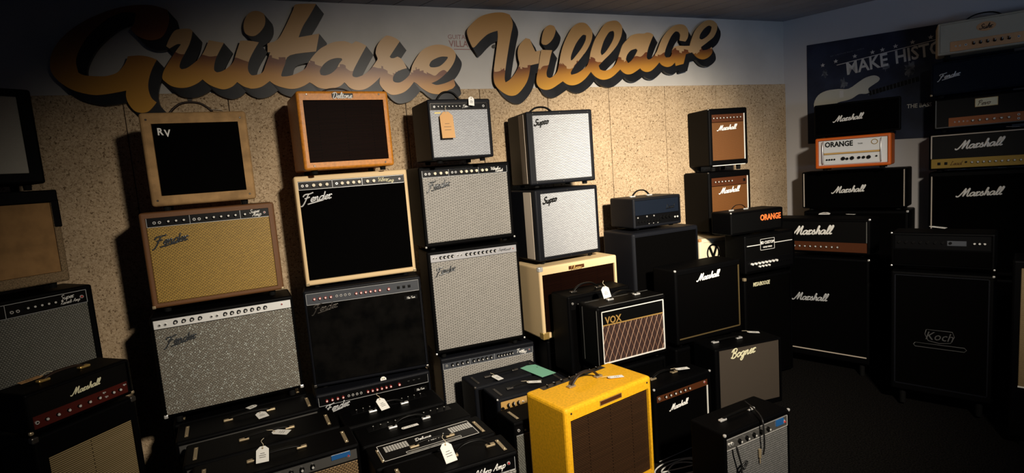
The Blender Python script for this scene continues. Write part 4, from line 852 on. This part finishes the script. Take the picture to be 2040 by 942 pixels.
plain('black base cabinet under the wide black combo with white script, centre right', 2.545, 2.87, .02, 2.5, .58, .44, .2)
amp(A, 'wide black combo with white script logo and thin gold piping, centre right', ca, 2.545, 2.85, .49, 2.5, .576, .50, .22, fr=(.020,.014,.035,.035), grille='blackcloth', pip='dimgoldpip', ps='rb', corners='chrome', cs=.013, cset=((-1,1),), logos=[MAR(.50,.855,.205)])

# --- brown-fronted pair near the corner, on a cream cabinet
plain('black base cabinet under the cream cabinet with a V badge', 3.22, 3.38, .02, 0, .58, .50, .28)
CM = amp(CB, 'cream cabinet with a black V badge under the two brown-fronted combos', cc, 3.22, 3.36, .545, 0, .60, .525, .28, body='cream', fr=(.035,.035,.03,.03), grille='cream', corners='copperpanel', cs=.022, cset=((-1,1),))
bm = bmesh.new()
pts = [(-.20,.37),(-.13,.37),(-.09,.50),(-.17,.50),(-.23,.47)]
def ring_v(r): return [(-.165+r*math.cos(t*math.pi/12), .425+r*1.15*math.sin(t*math.pi/12)) for t in range(24)]
a_ = [bm.verts.new((p[0], .004, p[1])) for p in ring_v(.062)]; b_ = [bm.verts.new((p[0], .004, p[1])) for p in ring_v(.050)]
for i in range(24): bm.faces.new((a_[i], a_[(i+1) % 24], b_[(i+1) % 24], b_[i]))
e_ = bmesh.ops.extrude_face_region(bm, geom=bm.faces[:]); bmesh.ops.translate(bm, vec=(0, .004, 0), verts=[v for v in e_['geom'] if isinstance(v, bmesh.types.BMVert)])
bd = new_obj('badge', to_mesh(bm, 'badge'), CM, 'black')
lettering('badge_letter', text_mesh('V', .10, .004, .03), bd, 'black', -.165, .004, .425)
flat_poly('speaker_opening', [(-.08,.06),(.25,.06),(.25,.50),(.03,.50),(-.03,.44)], .003, 'blackcloth', CM, .004)
def tanamp(label, x, y, z, yaw, w, h, d, k, **kw):
    return amp(A, label, ca, x, y, z, yaw, w, h, d, fr=(.030,.024,.042,.045), bev=.014, grille='tan', gv=(0,.76), pip='piping', pipv=(0,.9), ps='rb', rec=.014,
        panels=[dict(r=(.075,.94,.765,.90), m='brownpanel', k=k)], corners='darkmetal', cs=.012, cset=((-1,1),), group='brown-fronted combos near the corner', **kw)
T_ = tanamp('brown-fronted black combo with white script, lower of the pair near the corner', 3.28, 3.40, 1.10, -3.5, .41, .475, .31, [('gold',.10,.55,6,.5,.75),('rocker',.90,.90,1,.5,1.1)], logos=[MAR(.50,.685,.205)], feet=.025)
T_ = tanamp('brown-fronted black combo with white script, upper of the pair near the corner', 3.28, 3.40, 1.62, -10, .345, .445, .31, [('gold',.07,.86,9,.5,.7)], logos=[MAR(.48,.665,.175)], feet=.04)
# --- narrow head stack in front of the corner
plain('tall black cabinet with pale lettering and ball corner, under the framed-badge head', 3.27, 3.03, .02, -1, .47, .775, .22, corners='nickel', cs=.022, cset=((-1,1),), logos=[('text','MESA/BOOGIE',.030,.36,.925,'creamlogo',.015,.2,.62)])
BD = amp(HD, 'black head with white framed badge and white knobs, in front of the corner', ch, 3.285, 3.02, .825, 0, .50, .285, .2, fr=(.014,.014,.014,.014), grille='black', feet=.015,
    panels=[dict(r=(.04,.96,.06,.36), m='blackpanel', k=[('white',.10,.62,8,.62,.95),('white',.26,.46,4,.32,.8),('flat',.74,.92,4,.5,.7)]), dict(r=(.30,.58,.57,.86), m='black', n='name_badge', y=.002, edge='white', t=[('text','BD CUSTOM',.022,.5,.66,'white',.02,0,.8),('text','HAND WIRED',.011,.5,.25,'white',.01,0,.9)])])
bm = bmesh.new(); bm_box(bm, -.225, -.102, .003, .006, .218, .223); bm_box(bm, .042, .222, .003, .006, .218, .223); new_obj('front_stripe', to_mesh(bm, 'front_stripe'), BD, 'white')
amp(HD, 'small black head with orange block lettering and wire handle', ch, 3.165, 3.02, 1.125, 0, .505, .165, .2, fr=(.012,.012,.012,.012), grille='black', bev=.03, feet=.012, hnd=dict(l=.14, a=.03, m='black', c='chrome', u=.34, w=.005), corners='chrome', cs=.010, cset=((-1,1),), logos=[('text','ORANGE',.046,.76,.62,'orangelogo',.03,0,.82)])

# --- stacks along the right wall
plain('black base cabinet at the bottom of the stack under the orange head', 4.24, 3.07, .02, -67, .74, .40, .28)
plain('black speaker cabinet under the white-edged black head by the right wall', 4.24, 3.07, .44, -67, .74, .735, .28, corners='chrome', cs=.016, cset=((1,1),))
amp(HD, 'black head with white edges and white script, under the orange head', ch, 4.22, 3.07, 1.20, -67, .735, .305, .22, fr=(.012,.012,.012,.012), grille='blackcloth', pip='fingrey', ps='lr', logos=[MAR(.47,.5,.24,'piping')], feet=.02)
OR = amp(HD, 'bright orange amp head with white front, on the white-edged black head', ch, 4.05, 2.94, 1.535, -61.8, .50, .238, .27, body='orangetol', fr=(.020,.020,.022,.020), rec=.022, grille='whitepanel', feet=.018,
    panels=[dict(r=(.115,.86,.50,.90), m='whitepanel', n='name_panel', y=.008, t=[('text','ORANGE',.042,.28,.68,'black',.035,0,.85),('text','TH30',.010,.66,.6,'black',.01)]),
            dict(r=(.115,.86,.44,.53), m='brasspanel', n='symbol_strip', y=.010, edge='black'),
            dict(r=(.115,.86,.12,.44), m='whitepanel', y=.008, k=[('flat',.06,.20,4,.5,.7),('flat',.36,.36,1,.55,1.4),('flat',.43,.43,1,.5,1.0),('flat',.52,.52,1,.55,1.4),('flat',.64,.72,2,.55,1.1),('flat',.81,.81,1,.55,1.4),('flat',.94,.94,1,.6,.7)])])
bm = bmesh.new()
a_ = [bm.verts.new((.145+.022*math.cos(t*math.pi/10), .006, .20+.020*math.sin(t*math.pi/10))) for t in range(20)]; b_ = [bm.verts.new((.145+.017*math.cos(t*math.pi/10), .006, .20+.015*math.sin(t*math.pi/10))) for t in range(20)]
for i in range(20): bm.faces.new((a_[i], a_[(i+1) % 20], b_[(i+1) % 20], b_[i]))
e_ = bmesh.ops.extrude_face_region(bm, geom=bm.faces[:]); bmesh.ops.translate(bm, vec=(0, .002, 0), verts=[v for v in e_['geom'] if isinstance(v, bmesh.types.BMVert)])
new_obj('round_emblem', to_mesh(bm, 'round_emblem'), OR, 'dimgold')
bm = bmesh.new()
for sx in (-.198, .186): bm_tube(bm, [(sx, .004, .05), (sx, -.006, .07), (sx, -.006, .20), (sx, .004, .225)], .004, 8)
new_obj('guard_bar', to_mesh(bm, 'guard_bar'), OR, 'chrome')
amp(HD, 'black head with pale script, topmost on the orange head before the poster', ch, 4.18, 3.0, 1.79, -58, .575, .25, .21, fr=(.012,.012,.012,.012), grille='blackcloth', logos=[MAR(.41,.52,.205,'piping')], feet=.018)
plain('black four-speaker cabinet with white script and gold lower piping, by the right wall', 3.66, 2.96, .10, -69, .725, .785, .27, feet=.10, foot='caster', corners='chrome', cs=.014, cset=((1,1),), pip='fingrey', ps='b', fr=(.02,.02,.05,.02), logos=[MAR(.45,.60,.26,'lightlogo')])
amp(HD, 'black head with white script and dark brown knob panel, on the four-speaker cabinet', ch, 3.66, 2.955, .915, -70, .73, .262, .22, fr=(.02,.02,.015,.02), grille='black', feet=.015, corners='chrome', cs=.013, cset=((1,1),), pip='dimgrey', pipv=(.34,.95), ps='tr',
    panels=[dict(r=(.05,.97,.06,.33), m='brownpanel', k=[('gold',.22,.72,10,.5,.85)])], logos=[MAR(.47,.66,.30,'piping')])
# rightmost stack
RX, RY, RW = 4.62, 2.26, .70
def rpos(w): 
    return (4.45+math.cos(rad(-66))*w/2, 2.63+math.sin(rad(-66))*w/2)
x_, y_ = rpos(.70)
plain('black base cabinet at the bottom of the rightmost stack', x_, y_, .02, -66, .70, .66, .24)
plain('black four-speaker cabinet with white script, in the rightmost stack', x_, y_, .70, -66, .70, .755, .24, pip='fingrey', ps='l', fr=(.016,.016,.03,.03), logos=[MAR(.42,.80,.26,'piping')])
amp(HD, 'black head with gold control panel and white script, in the rightmost stack', ch, x_, y_, 1.472, -66, .70, .265, .22, fr=(.012,.012,.010,.012), grille='black', pip='fingrey', pipv=(.31,.95), ps='lt', feet=.015,
    panels=[dict(r=(.02,.98,.04,.30), m='dimgold', k=[('rocker',.07,.13,2,.5),('flat',.30,.30,1,.55,.7),('gold',.35,.78,10,.5,.85),('flat',.83,.83,1,.6,.9)], t=[('script','Lead',.07,.22,.5,'brownpanel',.1,0)])], logos=[MAR(.41,.66,.265,'piping')])
amp(HD, 'black head with burnt orange panel and small cream nameplate, rightmost stack', ch, x_+.01, y_-.01, 1.762, -66, .68, .225, .21, fr=(.012,.012,.012,.012), grille='black', pip='dimgrey', ps='lb', feet=.02,
    panels=[dict(r=(.13,.78,.07,.36), m='orangepanel', k=[('switch',.08,.19,3,.5,.9),('lamp',.24,.24,1,.5,.6),('gold',.31,.74,6,.5,.95),('jack',.85,.95,2,.7),('jack',.85,.95,2,.3)]),
            dict(r=(.345,.525,.62,.88), m='creamlogo', n='name_plate', y=.002, edge='brass', t=[('script','Pevo',.07,.42,.45,'brownpanel',.09,.05)])])
amp(HD, 'dark navy head with small chrome script, below the cream head', ch, x_, y_, 2.01, -66, .69, .235, .22, body='navy', fr=(.012,.012,.012,.012), grille='navy', feet=.02, corners='nickel', cs=.014, cset=((-1,0),), logos=[F_(.13,.55,.10,'lightlogo')])
CH = amp(HD, 'cream head with oval badge and copper knob panel, topmost of the rightmost stack', ch, 4.60, 2.31, 2.287, -57, .62, .222, .22, body='cream_head', fr=(.014,.014,.014,.014), rec=.008, grille='cream_head', feet=.03, hnd=dict(l=.2, a=.03, m='black', c='darkmetal', u=.42, w=.010),
    panels=[dict(r=(.115,.75,.07,.38), m='copperpanel', y=.001, k=[('jack',.08,.14,2,.5,.7),('jack',.22,.22,1,.5),('chicken',.33,.80,6,.5,.95),('jack',.92,.92,1,.55)])])
bm = bmesh.new(); V_ = [bm.verts.new((-.045+.052*math.cos(t*math.pi/12), .001, .03+.155+.031*math.sin(t*math.pi/12))) for t in range(24)]
f_ = bm.faces.new(V_); e_ = bmesh.ops.extrude_face_region(bm, geom=[f_]); bmesh.ops.translate(bm, vec=(0, .006, 0), verts=[v for v in e_['geom'] if isinstance(v, bmesh.types.BMVert)])
ov = new_obj('oval_badge', to_mesh(bm, 'oval_badge'), CH, 'copperpanel'); lettering('badge_lettering', script_mesh('Suhr', .07, .11, .32, .05), ov, 'black', -.045, -.001, .185)
# in front of it
KX, KY = 3.5+.407*.25, 2.285-.9135*.25
KO = plain('black cabinet with faint grey badge outline, in front of the rightmost stack', KX, KY, .12, -66, .50, .775, .27, feet=.10, foot='caster', corners='chrome', cs=.012, cset=((1,1),), pip='tolex2', fr=(.02,.02,.04,.02))
MT['badge_grey'] = mat('faint_grey_badge', (.06, .06, .06), .5, .3)
bm = bmesh.new()
def outline(pts, r): bm_tube(bm, pts+[pts[0]], r, 6, .4)
outline([(-.065,.004,.515),(.062,.004,.515),(.072,.004,.485),(.055,.004,.445),(0,.004,.435),(-.055,.004,.445),(-.072,.004,.485)], .0022)
outline([(-.12,.004,.425),(.12,.004,.425),(.13,.004,.413),(.12,.004,.400),(-.12,.004,.400),(-.13,.004,.413)], .0022)
bo = new_obj('badge', to_mesh(bm, 'badge'), KO, 'badge_grey'); lettering('badge_lettering', text_mesh('Koch', .05, .002, .0, .3, .9), bo, 'badge_grey', 0, .004, .478)
amp(HD, 'low black head with small chrome knobs, on the faint-badge cabinet', ch, KX, KY, .925, -66, .50, .215, .22, fr=(.014,.014,.014,.014), grille='blackcloth', gv=(0,.5), feet=.012, corners='chrome', cs=.010, cset=((-1,1),(-1,0),(1,0)),
    panels=[dict(r=(.04,.96,.52,.92), m='blackpanel', k=[('flat',.05,.6,8,.5,.8),('gold',.84,.94,3,.5,.8)]), dict(r=(.56,.74,.64,.78), n='name_plate', m='greypanel', y=.004)])
amp(CB, 'black cabinet with straw coloured cloth at the right edge of the view', cc, 3.515+.407*.3, 1.66-.9135*.3, .05, -66, .60, .985, .25, fr=(.035,.035,.29,.04), grille='tan_right', pip='piping', ps='b', feet=.05, foot='caster')

# ------------------------------------------------------------------ tags, cards, cables
price_tag('small white tag on the base combo under the white-panelled combo', (-.282, 3.19, .556), (0, 0, -55), .04, .05, string=False)
price_tag('white tag tied to the handle of the rearmost floor combo, first row', (-.225, 2.985, .578), (6, 0, 20), .050, .070, string=False)
price_tag('white tag tied by ring to the handle of the middle floor combo', (-.135, 2.715, .578), (4, 0, 62), .046, .080, m='paper')
price_tag('white tag with buff top standing at the handle of the chrome-panel floor combo', (-.205, 2.49, .592), (40, 0, -4), .050, .072)
price_tag('small blank white sticker on the bottom red-knob combo', (.432, 3.298, .522), (60, 0, 5), .035, .022, string=False)
price_tag('white tag by the handle of the black combo before the second stack', (.355, 2.85, .548), (30, 0, 18), .048, .080)
price_tag('white tag lying edge-on beside the handle of a black combo before the second stack', (.44, 2.585, .512), (2, 0, 100), .022, .085, string=False)
price_tag('white tag hanging at the handle of the combo nearest the camera', (.515, 2.16, .555), (45, 0, 10), .052, .085)
price_tag('white tag on the rear black combo with flat strap handle', (1.075, 3.06, .466), (3, 0, 14), .040, .085)
price_tag('white tag on the top of the brass-panel combo', (1.235, 2.87, .466), (3, 0, 70), .034, .085)
price_tag('white tag lying on the top of the yellow tweed amp', (1.50, 2.40, .592), (3, 0, 80), .032, .085)
price_tag('white tag on the brown-gold panel combo, right of the yellow amp', (2.06, 2.56, .468), (3, 0, 82), .034, .085)
price_tag('white tag with string on top of the grey brown cloth cabinet', (2.765, 2.70, .526), (3, 0, 55), .034, .075)
price_tag('large brown card tag hanging down the front of the small top combo', (.935, 3.17, 2.00), (82, 0, 2), .080, .155, m='kraft')
price_tag('white paper tag folded over the handle of the small top combo', (1.10, 3.185, 2.135), (76, 8, 4), .036, .055, string=False)
price_tag('white tag leaning on the diamond-cloth amp handle', (1.71, 2.79, .945), (74, -10, -12), .048, .070)
price_tag('white printed tag on the brown-panel head by the right wall', (3.77, 2.955, 1.205), (14, 0, -66), .075, .050, string=False)
price_tag('small pale tag further along the brown-panel head', (3.84, 2.80, 1.198), (2, 0, 20), .03, .06, string=False)
price_tag('white tag on the low black head before the rightmost stack', (3.70, 2.13, 1.160), (6, 0, 15), .050, .085, string=False)
price_tag('small grey tag above the gold-panel head, rightmost stack', (4.655, 2.22, 1.745), (4, 0, 10), .02, .07, string=False)
price_tag('brown card tag on the head with dark red panel, lower left', (-1.04, 2.80, 1.004), (4, 0, -50), .04, .08, m='kraft')
price_tag('cream paper tag under the handle of the worn tan tweed amp', (-.27, 3.31, 2.137), (8, 0, 80), .05, .06, string=False)
price_tag('small white tag on the straw cloth cabinet at right edge', (3.70, 1.52, 1.043), (3, 0, 15), .03, .07, string=False)
bm = bmesh.new(); o_ = [(-.055,-.115),(.05,-.12),(.055,.09),(.005,.115),(-.052,.108)]
a_ = [bm.verts.new((x, y, 0)) for x, y in o_]; b_ = [bm.verts.new((x, y, .0012)) for x, y in o_]
bm.faces.new(a_[::-1]); bm.faces.new(b_)
for i in range(5): bm.faces.new((a_[i], a_[(i+1) % 5], b_[(i+1) % 5], b_[i]))
gc = new_obj('paper_card', to_mesh(bm, 'paper_card'), None, 'green'); gc.location = (1.345, 3.06, .4535); gc.rotation_euler = (0, 0, rad(14))
tag(gc, 'mint green card lying on black combos behind the yellow tweed amp', 'card')
def cable(label, pts, r, m, n=6):
    T = thing('audio_cable', label, 'cable', pts[0])
    P = spline(pts, n); o = Vector(pts[0]); bm = bmesh.new(); bm_tube(bm, [Vector(p)-o for p in P], r, 8)
    new_obj('lead', to_mesh(bm, 'lead'), T, m); return T
c1_ = cable('black lead draped over the small chrome-panel combo with hanging chrome jack', [(2.03, 2.05, .462), (1.985, 1.93, .466), (1.955, 1.868, .455), (1.952, 1.858, .40), (1.958, 1.862, .33), (1.950, 1.862, .285)], .004, 'cable')
bm = bmesh.new(); bm_cyl(bm, (0,0,0), (0,0,-1), .008, .007, .04, 10); bm_cyl(bm, (0,0,-.04), (0,0,-1), .0035, .003, .03, 8); q = new_obj('jack_plug', to_mesh(bm, 'jack_plug'), c1_, 'nickel'); q.location = Vector((1.950, 1.862, .288))-Vector((2.03, 2.03, .447))
c2_ = cable('black lead plugged in at the left of the chrome-panel combo, bunched in a knot', [(1.765, 1.838, .385), (1.775, 1.835, .34), (1.80, 1.836, .27), (1.825, 1.838, .30), (1.79, 1.836, .28), (1.80, 1.838, .22), (1.835, 1.84, .15), (1.84, 1.845, .06), (1.90, 1.80, .006), (2.0, 1.70, .006)], .0045, 'cable')
cable('coiled white cable lying on the floor right of the yellow amp', [(1.74+.0, 2.36, .008)] + [(1.86+(.075+.006*k)*math.cos(k*.9)*1.0, 2.335+(.045+.003*k)*math.sin(k*.9), .008+.004*(k % 3)) for k in range(22)] + [(2.02, 2.30, .008)], .004, 'whitecable', 5)
